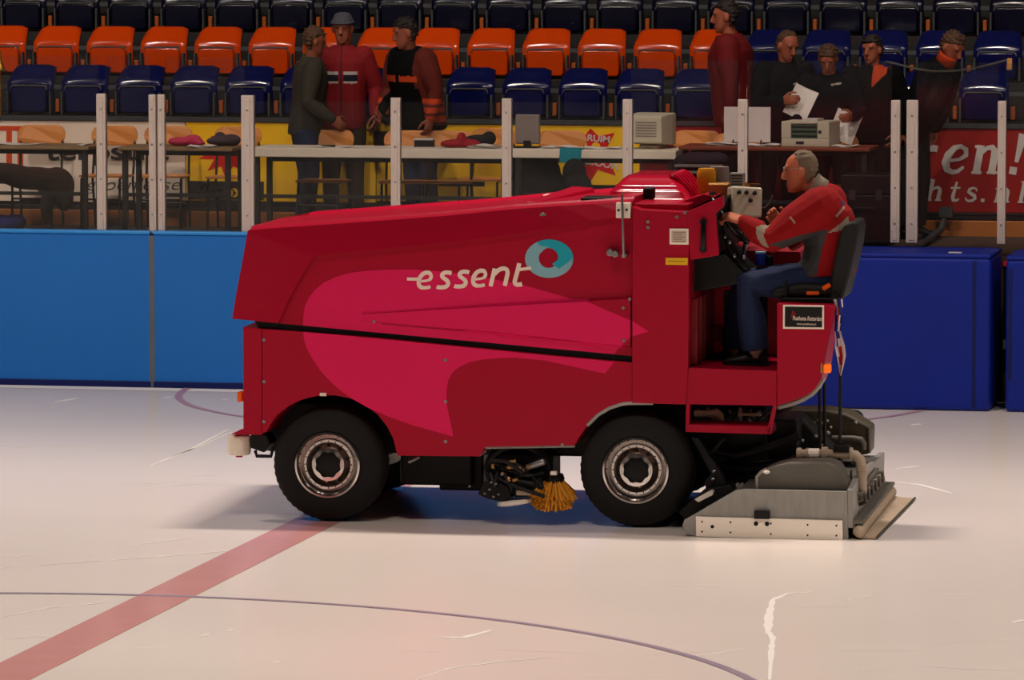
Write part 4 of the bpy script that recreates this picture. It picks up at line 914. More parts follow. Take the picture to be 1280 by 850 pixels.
# driver's seat
st0 = xz([(961,377),(963,366),(1000,357),(1040,360),(1046,378)], .2)
MB().prism(xz([(975,380),(976,372),(1043,372),(1044,381)], .16), .16, .64).build('seat_base', m_black, mach, bevel=.01)
cu = MB().prism(xz([(962,372),(966,360),(1000,354),(1042,356),(1042,372)], .2), .2, .72).build('seat_cushion', m_dark, mach, bevel=.03, seg=3, smooth=True)
bk = MB().prism(xz([(1036,372),(1041,330),(1050,292),(1056,281),(1065,277),(1071,279),(1073,288),(1070,310),(1062,345),(1054,374),(1045,377)], .2), .2, .72).build('seat_backrest', m_dark, mach, bevel=.03, seg=3, smooth=True)
for (px, py), w, h, rz in (((1033,358.5),.055,.03,-30),((1016,366.5),.08,.024,0)):
    p = P(px, py, .19); Mx = Matrix.Translation(p) @ Matrix.Rotation(math.radians(rz), 4, 'Y'); MB().box((-w/2, -.012, -h/2), (w/2, .02, h/2), M=Mx).build('seat_lever', m_orange, cu, bevel=.006)
p = P(1044, 371, .19); MB().cyl((p.x, .17, p.z), (p.x, .74, p.z), .03, 14).build('seat_pivot', m_blackgl, mach, bevel=.006)
a = P(982, 350, .17); c = P(983, 378, .17); MB().tube([(a.x, .17, a.z), (c.x, .17, c.z)], .009, 8).build('seat_strap', m_black, cu)
# --- step frame below the cab
b = MB(); 
b.prism(xz([(857.5,505.4),(862.5,505.5),(861.5,532),(856.5,540)]), 0, .05); b.prism(xz([(857,530.5),(963,533),(964.5,543),(856.5,540)]), 0, .28); b.prism(xz([(966,507),(970.5,507),(963.5,543),(958,541)]), 0, .06)
b.build('step_frame', m_red, mach, bevel=.004)
b = MB(); a = P(866, 508, .5); c = P(1000, 600, .5); b.box((a.x, .5, c.z + .02), (P(960,5,.5).x, 1.7, a.z)); b.box((P(955,5,.6).x, .6, P(0,575,.6).z), (P(1000,5,.6).x, 1.5, P(0,508,.6).z))
ub = b.build('engine_underside', m_black, mach, bevel=.02)
p = [P(x, y, .3) for x, y in ((868,517),(887,517),(895,516.5),(898,519),(899,526))]; MB().tube(p, [.022,.022,.034,.034,.032], 12).build('elbow_pipe', m_pipe, ub, smooth=True)
a, c = P(927, 518, .3), P(952, 518.3, .3); MB().cyl(a, c, .010, 8).cyl(a - V((.02,0,0)), a, .02, 10).build('steel_rod', m_pipe, ub, smooth=True)
b = MB(); q = random.Random(5)
for k in range(16):
    p = P(q.uniform(872, 958), q.uniform(510, 528), q.uniform(.32, .48)); b.ell(p, (.012, .012, q.uniform(.01,.02)), n=8, m=5)
b.build('fitting', m_steel, ub, smooth=True)
b = MB()
for k in range(6):
    p = [P(870 + 15*k, 528, .4), P(878 + 15*k, 515 + (k % 3)*3, .42), P(890 + 15*k, 512, .45)]; b.tube(p, .012, 6)
b.build('hose', m_hose, ub, smooth=True)
# --- wheels
def wheel(px, y0, w, flip, name_lab=None):
    x = P(px, 585).x; rt = .362; r = empty('wheel'); r.parent = mach
    s = -1 if not flip else 1; yc = y0
    prof = [(.205, .01), (.215, -.012), (.245, -.018), (.30, -.010), (.335, .008), (.352, .03), (.362, .07), (.364, w/2), (.362, w-.07), (.352, w-.03), (.335, w-.008), (.30, w+.01), (.215, w+.005), (.205, w-.03)]
    rings = []; n = 96; b = MB(); ctr = V((x, 0, rt))
    for rr_, h in prof:
        ring = []
        for k in range(n):
            a = 2*PI*k/n; g = rr_ - (.005 if rr_ > .345 and k % 2 == 0 else 0)
            yy = y0 + h if not flip else y0 + w - h
            ring.append(ctr + V((g*math.cos(a), yy, g*math.sin(a))))
        rings.append(ring)
    b.loft(rings, closed=True, cap=False); t = b.build('tyre', m_tyre, r, smooth=True)
    f = (lambda h: y0 + h) if not flip else (lambda h: y0 + w - h)
    c = (x, 0, rt)
    rb = MB()
    for k in range(20):
        a = 2*PI*k/20; p = V((x + .148*math.cos(a), f(.026), rt + .148*math.sin(a))); rb.cyl(p, p + V((0, (-.006 if not flip else .006), 0)), .0045, 6, 1)
    rim = rb.lathe([(.214, f(.006)), (.208, f(-.016)), (.196, f(-.020)), (.186, f(-.002)), (.173, f(.035)), (.164, f(.046)), (.160, f(.03)), (.155, f(.024)), (.142, f(.024)), (.138, f(.05)), (.138, f(.075)), (.21, f(.08))], c, 'y', 60, closed=True).build('rim', [m_chrome, m_black], r, smooth=True)
    db_ = MB()
    for k in range(10):
        a = 2*PI*(k + .5)/10; p = V((x + .119*math.cos(a), f(.042), rt + .119*math.sin(a))); db_.ell(p, (.014, .006, .014), n=10, m=5, mi=1)
    db_.lathe([(.141, f(.055)), (.138, f(.058)), (.10, f(.03)), (.09, f(.035)), (.001, f(.05)), (.001, f(.08)), (.141, f(.08))], c, 'y', 48).build('disc', [m_chromed, m_black], r, smooth=True)
    ringp = []
    b = MB(); m_ = 64
    outer = [V((x + .103*math.cos(2*PI*k/m_), f(.012), rt + .103*math.sin(2*PI*k/m_))) for k in range(m_)]
    inner = [V((x + (.085 - .009*(.5+.5*math.cos(8*2*PI*k/m_)))*math.cos(2*PI*k/m_), f(.010), rt + (.085 - .009*(.5+.5*math.cos(8*2*PI*k/m_)))*math.sin(2*PI*k/m_))) for k in range(m_)]
    ob = [p + V((0, (.03 if not flip else -.03), 0)) for p in outer]; ib = [p + V((0, (.03 if not flip else -.03), 0)) for p in inner]
    b.loft([outer, ob, ib, inner], closed=True, cap=False); b.build('hub_ring', m_chrome, r, smooth=True)
    MB().lathe([(.001, f(.028)), (.05, f(.026)), (.084, f(.034)), (.084, f(.06)), (.001, f(.06))], c, 'y', 24).build('hub_cap', m_black, r, smooth=True)
    return r
wheel(408.5, .03, .26, False); wheel(794, .03, .26, False); wheel(408.5, WD - .29, .26, True); wheel(794, WD - .29, .26, True)
# --- front roller bumper and lamp
c = P(299, 556, .14); ro = MB().lathe([(.001,.063),(.062,.063),(.072,.055),(.075,.03),(.075,-.03),(.072,-.055),(.062,-.063),(.001,-.063)], c, 'z', 32).build('bumper_roller', m_white, mach, smooth=True)
MB().cyl(c + V((0,0,-.078)), c + V((0,0,-.06)), .022, 14).build('roller_bolt', m_red, ro)
MB().prism(xz([(289,542.5),(300,537.5),(330,537.5),(328,543.5)], .06), .04, .24).build('roller_bracket', m_red, mach, bevel=.006)
MB().prism(xz([(313,543),(333,543),(338,555),(330,566),(313,560)], .1), .1, .3).build('bumper_mount', m_black, mach, bevel=.008)
p = P(301.5, 496, .08); MB().box((p.x - .02, .04, p.z - .03), (p.x + .015, .12, p.z + .035)).build('marker_lamp', m_orange, mach, bevel=.01)
# --- side brush unit
p = P(645, 590, .05); bu = MB().box((p.x - .2, .25, p.z - .13), (p.x + .20, .6, P(0,560).z)).build('brush_carrier', m_black, mach, bevel=.02)
c = P(648, 586, .16); MB().tube([c + V((.19*math.cos(2*PI*k/32), 0, .15*math.sin(2*PI*k/32))) for k in range(32)], .03, 8, closed=True).build('hose_loop', m_black, bu, smooth=True)
q = random.Random(9); b = MB()
for k in range(11):
    a = P(q.uniform(606, 650), q.uniform(575, 600), q.uniform(.02, .2)); c = P(q.uniform(610, 690), q.uniform(590, 625), q.uniform(-.02, .15)); b.tube([a, (a + c)/2 + V((q.uniform(-.05,.05), -.03, q.uniform(-.04,.04))), c], .013, 8)
b.build('brush_hose', m_hose, bu, smooth=True)
b = MB()
for px, py, ll, an in ((640,577,10,-15),(638,584,9,0),(648,585,7,5),(652,588,7,-8),(636,599,6,70),(644,600,7,-20),(616,583,5,80),(660,583,4,0),(628,592,4,60)):
    a = P(px, py, .0); d = V((math.cos(math.radians(an)), 0, -math.sin(math.radians(an)))) * ll/400; b.tube([a - d, a - d*.3, a + d*.3, a + d], [.008,.013,.008,.012], 8)
b.build('brass_fitting', m_brass, bu, smooth=True)
b = MB()
for px, py in ((614,603),(620,605),(617,621),(623,618),(627,593),(587,608),(606,617),(612,612)): b.ell(P(px, py, -.01), (.010,.010,.008), n=8, m=5)
b.build('bolt_head', m_steel, bu)
a, c = P(660, 584, .02), P(678, 577.5, .0); MB().tube([a, c], [.02, .024], 12, round_ends=True).build('cylinder_rod', m_steel, bu, smooth=True)
c = P(692, 591.5, .05); MB().box((c.x - .02, .04, c.z - .012), (c.x + .02, .08, c.z + .012)).build('clip', m_offw, bu, bevel=.004)
M = Matrix.Translation(P(640, 630, -.04)) @ Matrix.Rotation(math.radians(-8), 4, 'Y'); b = MB(); rings = []
for r_, h in ((.001,.014),(.10,.014),(.112,.008),(.112,-.01),(.10,-.014),(.001,-.014)): rings.append([M @ V((r_*math.cos(2*PI*k/28), .12 + r_*math.sin(2*PI*k/28)*1.0, h)) for k in range(28)])
b.loft(rings); b.build('guide_wheel', m_offw, bu, smooth=True)
a = P(655, 617, .0); MB().box((a.x - .05, .0, a.z - .012), (a.x + .04, .1, a.z + .02)).build('guide_block', m_pipe, bu, bevel=.006)
MB().prism(xz([(597,618),(604,603),(622,600),(636,608),(640,622),(630,628),(610,624)], .05), .05, .12).prism(xz([(640,600),(676,596),(680,612),(660,620),(642,622)], .05), .05, .16).build('brush_arm', m_black, bu, bevel=.01)
# brush: hub with bristle tufts
hc = P(692, 598, .14); br_ = MB().lathe([(.001,-.03),(.06,-.03),(.07,0),(.06,.03),(.001,.03)], hc, 'z', 20).build('brush_hub', m_black, bu)
b = MB(); q = random.Random(2)
for k in range(620):
    a = q.uniform(0, 2*PI); r0 = q.uniform(.0, .05); dr = q.uniform(.0, .125)
    s_ = hc + V((r0*math.cos(a), r0*math.sin(a), q.uniform(-.01,.02))); e = hc + V(((r0 + dr)*math.cos(a) - .01, (r0 + dr)*math.sin(a), -.17 + q.uniform(-.03,.02) + .06*(dr > .1)))
    t = (e - s_).normalized(); n1 = t.orthogonal().normalized() * .0042; n2 = t.cross(n1).normalized() * .0042
    b.add([s_ + n1, s_ - n1*.5 + n2, s_ - n1*.5 - n2, e + n1*1.4, e - n1*.7 + n2*1.4, e - n1*.7 - n2*1.4], [(0,1,4,3),(1,2,5,4),(2,0,3,5),(3,4,5)])
b.build('bristles', m_bristle, bu)
# --- conditioner at the back
NB = PG(964, 672.8); yc = NB.y; FARY = PG(1143, 625).y
print('CONDITIONER', yc, FARY)
m_c = mach
side = [(853,657),(855,650),(866,644),(919,613),(930,611.5),(1058.5,614.5),(1060.5,676),(1056,676),(870,671),(858,667)]
cs = MB().prism(xz(side, yc + .012), yc + .012, yc + .05).build('conditioner_side', m_galv, m_c, bevel=.003)
stp = [(870,645.5),(1053,650.5),(1053.5,675.2),(870.3,670.3)]
wsx = MB().prism(xz(stp, yc), yc - .012, yc + .012).build('wear_strip', m_offw, cs, bevel=.003)
b = MB()
for px, py, r_ in ((877.5,652,.006),(877.5,664.5,.006),(913,652.8,.006),(913,665.5,.006),(963.5,654.5,.006),(963.5,667.5,.006),(1009.5,656,.006),(1009.5,669,.006),(1045.5,657,.006),(1045.5,669.5,.006)):
    p = P(px, py, yc - .012); b.cyl((p.x, yc - .015, p.z), (p.x, yc, p.z), r_, 8)
b.build('strip_screw', m_dark, wsx)
b = MB()
for px, py, r_ in ((890.5,658.3,.011),(945,654.5,.014),(958.8,654.8,.014)):
    p = P(px, py, yc - .012); b.cyl((p.x, yc - .0145, p.z), (p.x, yc, p.z), r_, 14)
b.build('strip_hole', m_black, wsx)
a, c = P(943, 638, yc), P(962.5, 648.5, yc); MB().box((a.x, yc - .03, c.z), (c.x, yc + .02, a.z)).build('black_block', m_blackgl, cs, bevel=.005)
y1 = FARY
# body box: top deck and rear wall
dk = xz([(922,613),(1058,615),(1059.5,670),(880,668)], yc + .05)
MB().prism(dk, yc + .05, y1).build('conditioner_body', m_galvd, m_c)
hump = [(946,612.5),(946.5,596),(950,591),(957,587),(970,582),(985,578.5),(1033,577.5),(1046,582),(1053,592),(1058.5,606),(1060,614.5)]
MB().prism(xz(hump, yc + .1), yc + .1, yc + .38).build('auger_cover', m_galvd, m_c, bevel=.012)
b = MB(); a = [P(x, y, yc + .09) for x, y in ((946.5,613),(946.2,596),(951,590.5),(958,586.5))]; b.tube(a, .011, 8); b.build('cover_lip', m_galv, m_c, smooth=True)
p = P(958, 590, yc + .08); MB().ell(p, (.022, .02, .012)).build('cover_clip', m_offw, m_c, smooth=True)
b = MB(); a, c = P(893, 606, yc + .5), P(947, 603, yc + .5); b.box((a.x, yc + .45, a.z - .03), (c.x, yc + .55, a.z))
for k in range(7):
    x = P(914 + 5.5*k, 603, yc + .5).x; b.add([V((x, yc + .46, a.z)), V((x + .02, yc + .46, a.z)), V((x + .024, yc + .5, a.z + .016)), V((x + .008, yc + .5, a.z + .016)), V((x, yc + .54, a.z)), V((x + .02, yc + .54, a.z))], [(0,1,2,3),(3,2,5,4),(0,3,4),(1,5,2),(0,4,5,1)])
b.build('blade_rack', m_galv, m_c)
# rear wall standing across the machine
xr = P(1059, 650, yc + .03).x
def yzx(px, py): p = PX(px, py, xr); return (p.y, p.z)
fy, fz = yzx(1113, 574); zt0 = P(1059, 598, yc).z
ztf = yzx(1099, 565)
pts = [(yc + .02, .07), (y1 - .02, .07), (y1 - .02, fz), (max(ztf[0], y1 - .4), ztf[1]), (yc + .4, ztf[1] + .03), (yc + .02, zt0 - .07)]
b = MB(); n = len(pts); vs = [V((xr, y, z)) for y, z in pts] + [V((xr + .035, y, z)) for y, z in pts]
b.add(vs, [tuple(reversed(range(n))), tuple(range(n, 2*n))] + [(i, (i+1) % n, (i+1) % n + n, i + n) for i in range(n)])
rw = b.build('rear_wall', m_galv, m_c, bevel=.004)
b = MB()
for k in range(6):
    y = yc + .35 + .24*k; b.tube([(xr + .035, y, .24), (xr + .075, y + .01, .25), (xr + .08, y + .05, .19), (xr + .035, y + .07, .17)], .014, 6)
b.tube([(xr + .05, yc + .5, .27), (xr + .05, yc + 1.5, .27)], .013, 8); b.build('spring_clamp', m_galvd, rw, smooth=True)
b = MB().box((xr + .035, yc + .02, .095), (xr + .10, y1 + .03, .115)).box((xr + .035, yc + .02, .03), (xr + .05, y1, .1)); b.build('squeegee_holder', m_galvd, rw, bevel=.003)
b = MB(); b.tube([(xr + .075, yc + .03, .05), (xr + .075, y1, .05)], .04, 12, round_ends=True); b.build('squeegee_roll', m_tow, rw, smooth=True)
n0, f0 = PG(1094.5, 676), PG(1143, 625.5); b = MB(); g = 14; rings = []
for k in range(g + 1):
    t = k / g; y = yc + .03 + (y1 - yc - .03) * t; xe = n0.x + (f0.x - n0.x) * t + .006*math.sin(k*2.1)
    rings.append([V((xr + .07, y, .006)), V((xe, y, .004)), V((xe, y, .013)), V(((xr + .07 + xe)/2, y, .017 + .003*math.sin(k*1.6))), V((xr + .07, y, .03))])
b.loft(rings); tw = b.build('trailing_towel', m_tow, m_c, smooth=True)
b = MB().tube([(n0.x + (f0.x - n0.x)*t, yc + .03 + (y1 - yc - .03)*t, .012) for t in (0, .25, .5, .75, 1)], .009, 6); b.build('towel_edge', m_olive, tw)
# water pipe
yp = yc + .42
pp = [P(x, y, yp) for x, y in ((998,567.5),(1061,567.5),(1069,569),(1075,575),(1077,586),(1078,626))]
wp = MB().tube(pp, [.03,.03,.033,.034,.034,.026], 14).build('water_pipe', m_pipe, m_c, smooth=True)
b = MB()
for px, r_, w in ((999,.04,.03),(1010,.036,.03),(1031,.046,.04),(1064,.042,.02)): p = P(px, 567.5, yp); b.cyl(p - V((w/2,0,0)), p + V((w/2,0,0)), r_, 14)
p = P(1077.3, 586, yp); b.cyl(p - V((0,0,.015)), p + V((0,0,.015)), .04, 14); b.build('pipe_collar', m_pipe, wp, bevel=.004)
a, c = P(1011, 567.5, yp), P(1024, 567.5, yp); MB().cyl(a, c, .036, 14).build('pipe_sleeve', m_offw, wp)
p = P(1052, 561, yp); MB().box((p.x - .05, yp - .04, p.z - .02), (p.x + .05, yp + .05, p.z + .025)).build('pipe_clamp', m_black, wp, bevel=.006)
b = MB(); [b.tube([P(1064, 588, yp + .06 + .03*k), P(1063, 640, yp + .06 + .03*k)], .008, 6) for k in range(2)]; b.build('thin_rod', m_galvd, wp)
# far side plate, roller and lift gear
yf = 1.15
fp = MB().prism(xz([(985,513),(1030,512),(1060,517),(1086,533.5),(1088.5,536),(1087.5,567),(1000,585),(985,580)], yf), yf, yf + .3).build('far_housing', m_olive, m_c, bevel=.012)
b = MB(); a = [P(x, y, yf - .01) for x, y in ((988,514.5),(1030,514),(1058,519.5),(1086,535),(1086.5,566))]; b.tube(a, .012, 8); b.build('housing_flange', m_galvd, fp, smooth=True)
a = [P(x, y, yf - .05) for x, y in ((1040,548),(1066,548),(1076,550),(1079.5,556),(1079,562))]; MB().tube(a, [.02,.02,.024,.024,.02], 10).build('far_elbow', m_galvd, fp, smooth=True)
b = MB(); q = random.Random(8)
for k in range(12): b.ell(P(q.uniform(1012,1070), q.uniform(524,545), yf - .03), (.014,.014,.012), n=8, m=5)
b.build('rivet', m_steel, fp)
p = P(1067, 525, yf + .62); MB().cyl(p + V((0,-.06,0)), p + V((0,.06,0)), .065, 20).build('side_roller', m_dark, m_c, bevel=.012)
p = P(1000, 570, yf - .25); MB().prism(xz([(960,540),(1000,520),(1040,560),(1050,584),(990,590),(958,578)], yf - .3), yf - .3, yf - .02).build('lift_gear', m_dark, m_c, bevel=.02)
b = MB()
for px, py in ((1024,526),(1029,530),(1020,545),(1010,562),(1026,556),(1035,541),(1003,551)): b.ell(P(px, py, yf - .34), (.016,.016,.014), n=8, m=5)
b.build('bolt_head', m_steel, m_c)
ar = MB().prism(xz([(866,543),(876,543),(906,590),(914,610),(905,618),(886,614),(884,598),(892,590)], .25), .12, .2).build('lift_arm', m_dark, m_c, bevel=.01)
a, c = P(905, 548, .2), P(880, 575, .2); MB().tube([a, c], .016, 8).build('arm_strut', m_dark, ar, smooth=True)
b = MB()
for px, py in ((892.5,589.5),(902,618),(891,599)): b.ell(P(px, py, .1), (.012,.01,.012), n=8, m=5)
b.build('bolt_head', m_steel, ar)
MB().prism(xz([(848,640),(880,612),(912,606),(918,613),(866,643),(856,649)], yc + .3), yc + .3, yc + .7).build('blade_arm', m_black, m_c, bevel=.006)
MB().prism(xz([(869,623.5),(890,612),(893,614),(892,618),(874,627)], yc + .28), yc + .24, yc + .3).build('wear_shoe', m_offw, m_c, bevel=.003)
b = MB()
for pts_ in (((900,582),(935,588),(975,578),(1005,572)), ((896,592),(930,600),(960,590),(1000,576)), ((880,560),(920,570),(960,560),(1000,545))):
    b.tube([P(x, y, .35) for x, y in pts_], .028, 10)
b.build('suction_hose', m_hose, m_c, smooth=True)
MB().box((P(905,5,.45).x, .45, P(0,606,.45).z), (P(1000,5,.45).x, 1.3, P(0,560,.45).z)).build('blade_beam', m_black, m_c, bevel=.02)
b = MB()
for px, y0_, y1_, yy in ((1024.5,480,584,.45),(1030.5,478,582,.5)): b.tube([P(px, y0_, yy), P(px + .5, y1_, yy)], .010, 8)
b.build('lift_rod', m_black, m_c, smooth=True)
# --- lettering on the hood: drawn strokes
YL = .035 - .0035
def LP(px, py): p = P(px, py, YL); return p.x, p.z
b = MB(); kk = [0]
def st(pts, w):
    q = [LP(*p) for p in pts]; k = kk[0]; kk[0] += 1
    if hasattr(w, '__len__'): ws = [v * 1.2 / 199 for v in w]
    else: ws = w * 1.2 / 199
    ribbon(b, q, ws, 0, YL - .0003 * k)
def sm(pts, n=4):
    out = []
    for i in range(len(pts) - 1):
        p0 = pts[max(0, i-1)]; p1 = pts[i]; p2 = pts[i+1]; p3 = pts[min(len(pts)-1, i+2)]
        for j in range(n):
            t = j / n
            out.append(tuple(.5*((2*p1[d]) + (-p0[d]+p2[d])*t + (2*p0[d]-5*p1[d]+4*p2[d]-p3[d])*t*t + (-p0[d]+3*p1[d]-3*p2[d]+p3[d])*t**3) for d in (0, 1)))
    out.append(pts[-1]); return out
def e_(x, y, s=1.0):
    st(sm([(x+1.5,y-9.6*s),(x+11,y-10.6*s),(x+15.5,y-12.2*s),(x+17.5,y-16*s),(x+16,y-19.6*s),(x+12,y-20.8*s),(x+7,y-18.8*s),(x+3,y-13.5*s),(x+2,y-7.5*s),(x+3.4,y-3.4*s),(x+8,y-1.8*s),(x+13,y-2.2*s),(x+16.4,y-3.2*s)]), [2.6]*4*2 + [3.6]*4*2 + [4.4]*4*6 + [3.6]*4*2 + [2.6])
def s_(x, y, s=1.0):
    st(sm([(x+19,y-19.4*s),(x+15,y-20.4*s),(x+10,y-20*s),(x+7.2,y-17.6*s),(x+7.6,y-14.6*s),(x+11,y-12*s),(x+14,y-9.4*s),(x+14.6,y-6*s),(x+12,y-2.8*s),(x+7.4,y-1.8*s),(x+2.6,y-2*s),(x+.4,y-2.8*s)]), 4.3)
e_(521.5, 361.5); s_(545.5, 361); s_(567.5, 360); e_(589.5, 359)
st([(613.3,357.8),(618.4,335.6)], 4.4); st(sm([(617.6,343),(623,337.8),(628.6,335.6),(633,336.6),(634.6,340.4),(633.6,346),(631,357.3)]), 4.4)
st(sm([(649.2,329),(646.6,340),(643.6,351.4),(644.6,355),(648,355.8),(652.6,355)]), 4.5); st([(645.5,337.4),(664,335)], 3.2); st([(508.8,348.7),(526,348.9)], 3.2)
lg = b.build('lettering', m_lett, hood, fix=False)
# ring emblem: pale crescent and cyan comma
cx, cy, rx, ry_ = 686.5, 323.3, 30.2, 24.0
ang = math.radians(-4)
def el(a, f=1.0, dx=0, dy=0, fx=None, fy=None):
    x = (fx or rx*f)*math.cos(math.radians(a)); y = (fy or ry_*f)*math.sin(math.radians(a)); return (cx + dx + x, cy + dy - y)
def poly(pts, m, name, lift):
    d = MB(); d.face([(q[0], YL - lift, q[1]) for q in (LP(*p) for p in pts)]); return d.build(name, m, hood, fix=False)
outer = [el(a) for a in range(0, 360, 6)]
inner = [el(a, fx=12.2, fy=12.4, dx=-.8, dy=-.8) for a in range(0, 360, 6)]
d = MB()
NN = 60
for k in range(NN):
    a0, a1 = k, (k + 1) % NN
    deg = 6 * k
    # cyan sweeps over the top and right; pale fills the left and bottom
    mi = 1 if (deg < 118 or deg >= 348) else 0
    d.face([(q[0], YL - .001, q[1]) for q in (LP(*outer[a0]), LP(*outer[a1]), LP(*inner[a1]), LP(*inner[a0]))], mi)
em = d.build('ring_emblem', [m_cyanl, m_cyan], hood, fix=False)
poly([(690,330),(697,325),(699.5,318),(712,321),(716,323),(706,331),(699,336)], m_cyan, 'emblem_comma', .0016)
poly([(663,313),(668,308.5),(677,307.2),(687,308.4),(680,312),(674,318),(668,318)], m_cyanl, 'emblem_tail', .0016)
poly([(716.6,322.5),(713.5,332),(706,339.5),(697,340),(700,335.5),(709,328.5)], m_cyanl, 'emblem_foot', .0017)
# --- flag on its stick behind the seat
p = P(1050, 470, .06); fl_ = empty('flag', tuple(MM @ V((p.x, .06, P(0, 560, .06).z))), MROT, 'blue and white striped flag with red leaf shapes hanging behind the driver seat', 'flag'); b0 = V((p.x, .06, P(0, 560, .06).z))
MB().tube([V((0,0,0)), P(1050.5, 465, .06) - b0, P(1047, 372, .06) - b0], .011, 8).build('flag_stick', m_black, fl_, smooth=True)
m_fb = mat('flag_blue', (20, 34, 120), .8); m_fw = mat('flag_white', (214, 198, 196), .8); m_fr = mat('flag_red', (170, 26, 40), .8)
L_ = [(1042,374),(1044,384),(1044,394),(1043.5,404),(1043,414),(1044,424),(1043.5,434),(1046,446),(1048,456),(1049.5,468)]
R_ = [(1053,374),(1054,384),(1054,394),(1052.5,404),(1051,414),(1053,422),(1056,432),(1057.5,444),(1055,456),(1051,470)]
b = MB()
for i in range(len(L_) - 1):
    for k in range(6):
        def fpt(i_, k_, back=0): t = k_ / 6; px = L_[i_][0] + (R_[i_][0] - L_[i_][0]) * t; py = L_[i_][1] + (R_[i_][1] - L_[i_][1]) * t; return P(px, py, .03 + .02*math.sin(t*7 + i_*.6) + back) - b0
        s = (k - i * .8 + 20) % 5; mi = 1 if s < 2.0 else 0
        if (i, k) in ((6,2),(6,3),(7,2),(7,3),(7,1),(1,2),(2,2),(8,3)): mi = 2
        if i in (5, 6) and k >= 2 and mi == 0: mi = 1
        if i >= 7 and mi == 0: mi = 1
        A = [fpt(i,k), fpt(i,k+1), fpt(i+1,k+1), fpt(i+1,k)]; b.face(A, mi); b.face([q + V((0,.004,0)) for q in A][::-1], mi)
b.build('flag_cloth', [m_fb, m_fw, m_fr], fl_, smooth='all', fix=False)
# ------------------------------------------------------------------ people
m_skin_driver = mat('skin_driver', (190, 106, 76), .55, noise=.06, scale=14)
m_skin = mat('skin', (150, 82, 58), .55, noise=.06, scale=14)
m_skin2 = mat('skin_tan', (140, 76, 54), .55, noise=.06, scale=14)
m_lip = mat('lips', (150, 74, 62), .5)
m_eyew = mat('eye', (40, 30, 26), .3)
m_hair_dark = mat('hair_dark', (30, 22, 18), .7, noise=.4, scale=40)
m_hair_brown = mat('hair_brown', (74, 50, 32), .7, noise=.35, scale=40)
m_hair_grey = mat('hair_grey', (112, 96, 78), .75, noise=.35, scale=60)
m_cap = mat('knit_cap_grey', (66, 66, 74), .9, noise=.2, scale=60)
m_jeans = mat('denim', (36, 48, 76), .85, noise=.2, scale=25)
m_jeansd = mat('denim_dark', (27, 40, 74), .85, noise=.2, scale=12, bump=.5)
m_trd = mat('trousers_brown', (46, 36, 28), .85)
m_trk = mat('trousers_black', (18, 18, 20), .85)
m_shoe = mat('shoe_black', (15, 14, 13), .5)
m_sock = mat('sock_grey', (150, 132, 116), .9)
m_jk_olive = mat('jacket_olive', (50, 46, 38), .85, noise=.15)
m_jk_red = mat('jacket_red', (118, 8, 16), .8, noise=.1)
m_jk_dred = mat('jacket_dark_red', (98, 3, 8), .8, noise=.1)
m_jk_navy = mat('jacket_navy', (9, 10, 16), .9, noise=.15, spec=.1)
m_jk_black = mat('jacket_black', (8, 8, 9), .9, spec=.1)
m_or = mat('jacket_orange', (176, 56, 10), .8)
m_rust = mat('sleeve_rust', (84, 22, 12), .85)
m_wht = mat('cloth_white', (170, 160, 150), .85)
m_navy = mat('cloth_navy', (18, 20, 34), .85)
m_dgrey = mat('cloth_grey', (56, 56, 58), .85)
m_collar = mat('collar_grey', (150, 136, 118), .85)
HEAD = [(-.118,.066,.030,.016),(-.110,.080,.005,.030),(-.092,.088,-.02,.046),(-.068,.087,-.046,.057),(-.035,.085,-.078,.066),(0,.083,-.094,.071),(.028,.089,-.100,.074),(.055,.085,-.101,.074),(.085,.068,-.090,.066),(.106,.040,-.066,.048),(.118,.005,-.035,.022)]
def head_rings(scale=1.0, grow=0.0, front=None, zmin=-9):
    R = []
    for z, xf, xb, w in HEAD:
        if z < zmin: continue
        f = xf if front is None else min(xf, front(z))
        cx = (f + xb) / 2; rx = (f - xb) / 2 + grow; ry = w + grow; ring = []
        for k in range(20):
            a = 2*PI*k/20; c, s = math.cos(a), math.sin(a)
            ring.append(V(((cx + rx * (abs(c)**.9) * (1 if c > 0 else -1)) * scale, ry * (abs(s)**.9) * (1 if s > 0 else -1) * scale, (z + (grow if z > .1 else 0)) * scale)))
        R.append(ring)
    return R
def add_head(mb, M, s=1.0):
    mb.loft([[M @ p for p in r] for r in head_rings(s)])
    N = [(.045,.078,.006,.008),(.02,.092,.010,.012),(-.005,.104,.014,.016),(-.026,.112,.017,.017),(-.038,.100,.015,.012)]   # z, x, half width, depth
    mb.loft([[M @ V(((x + d*math.cos(2*PI*k/10))*s - .004*s, w*math.sin(2*PI*k/10)*s, z*s)) for k in range(10)] for z, x, w, d in N])
    for sgn in (-1, 1):
        mb.ell(M @ V((-.010*s, sgn*.077*s, -.004*s)), (.023*s, .017*s, .036*s), (M.to_3x3() @ Matrix.Rotation(-.15, 3, 'Y')), n=12, m=7)
        mb.ell(M @ V((.076*s, sgn*.032*s, .040*s)), (.014*s, .028*s, .010*s), M.to_3x3(), n=10, m=5)      # brow
    mb.ell(M @ V((.084*s, 0, -.062*s)), (.010*s, .024*s, .006*s), M.to_3x3(), n=10, m=5)
    mb.ell(M @ V((.082*s, 0, -.074*s)), (.011*s, .022*s, .006*s), M.to_3x3(), n=10, m=5)
    mb.ell(M @ V((.074*s, 0, -.102*s)), (.018*s, .022*s, .014*s), M.to_3x3(), n=10, m=5)
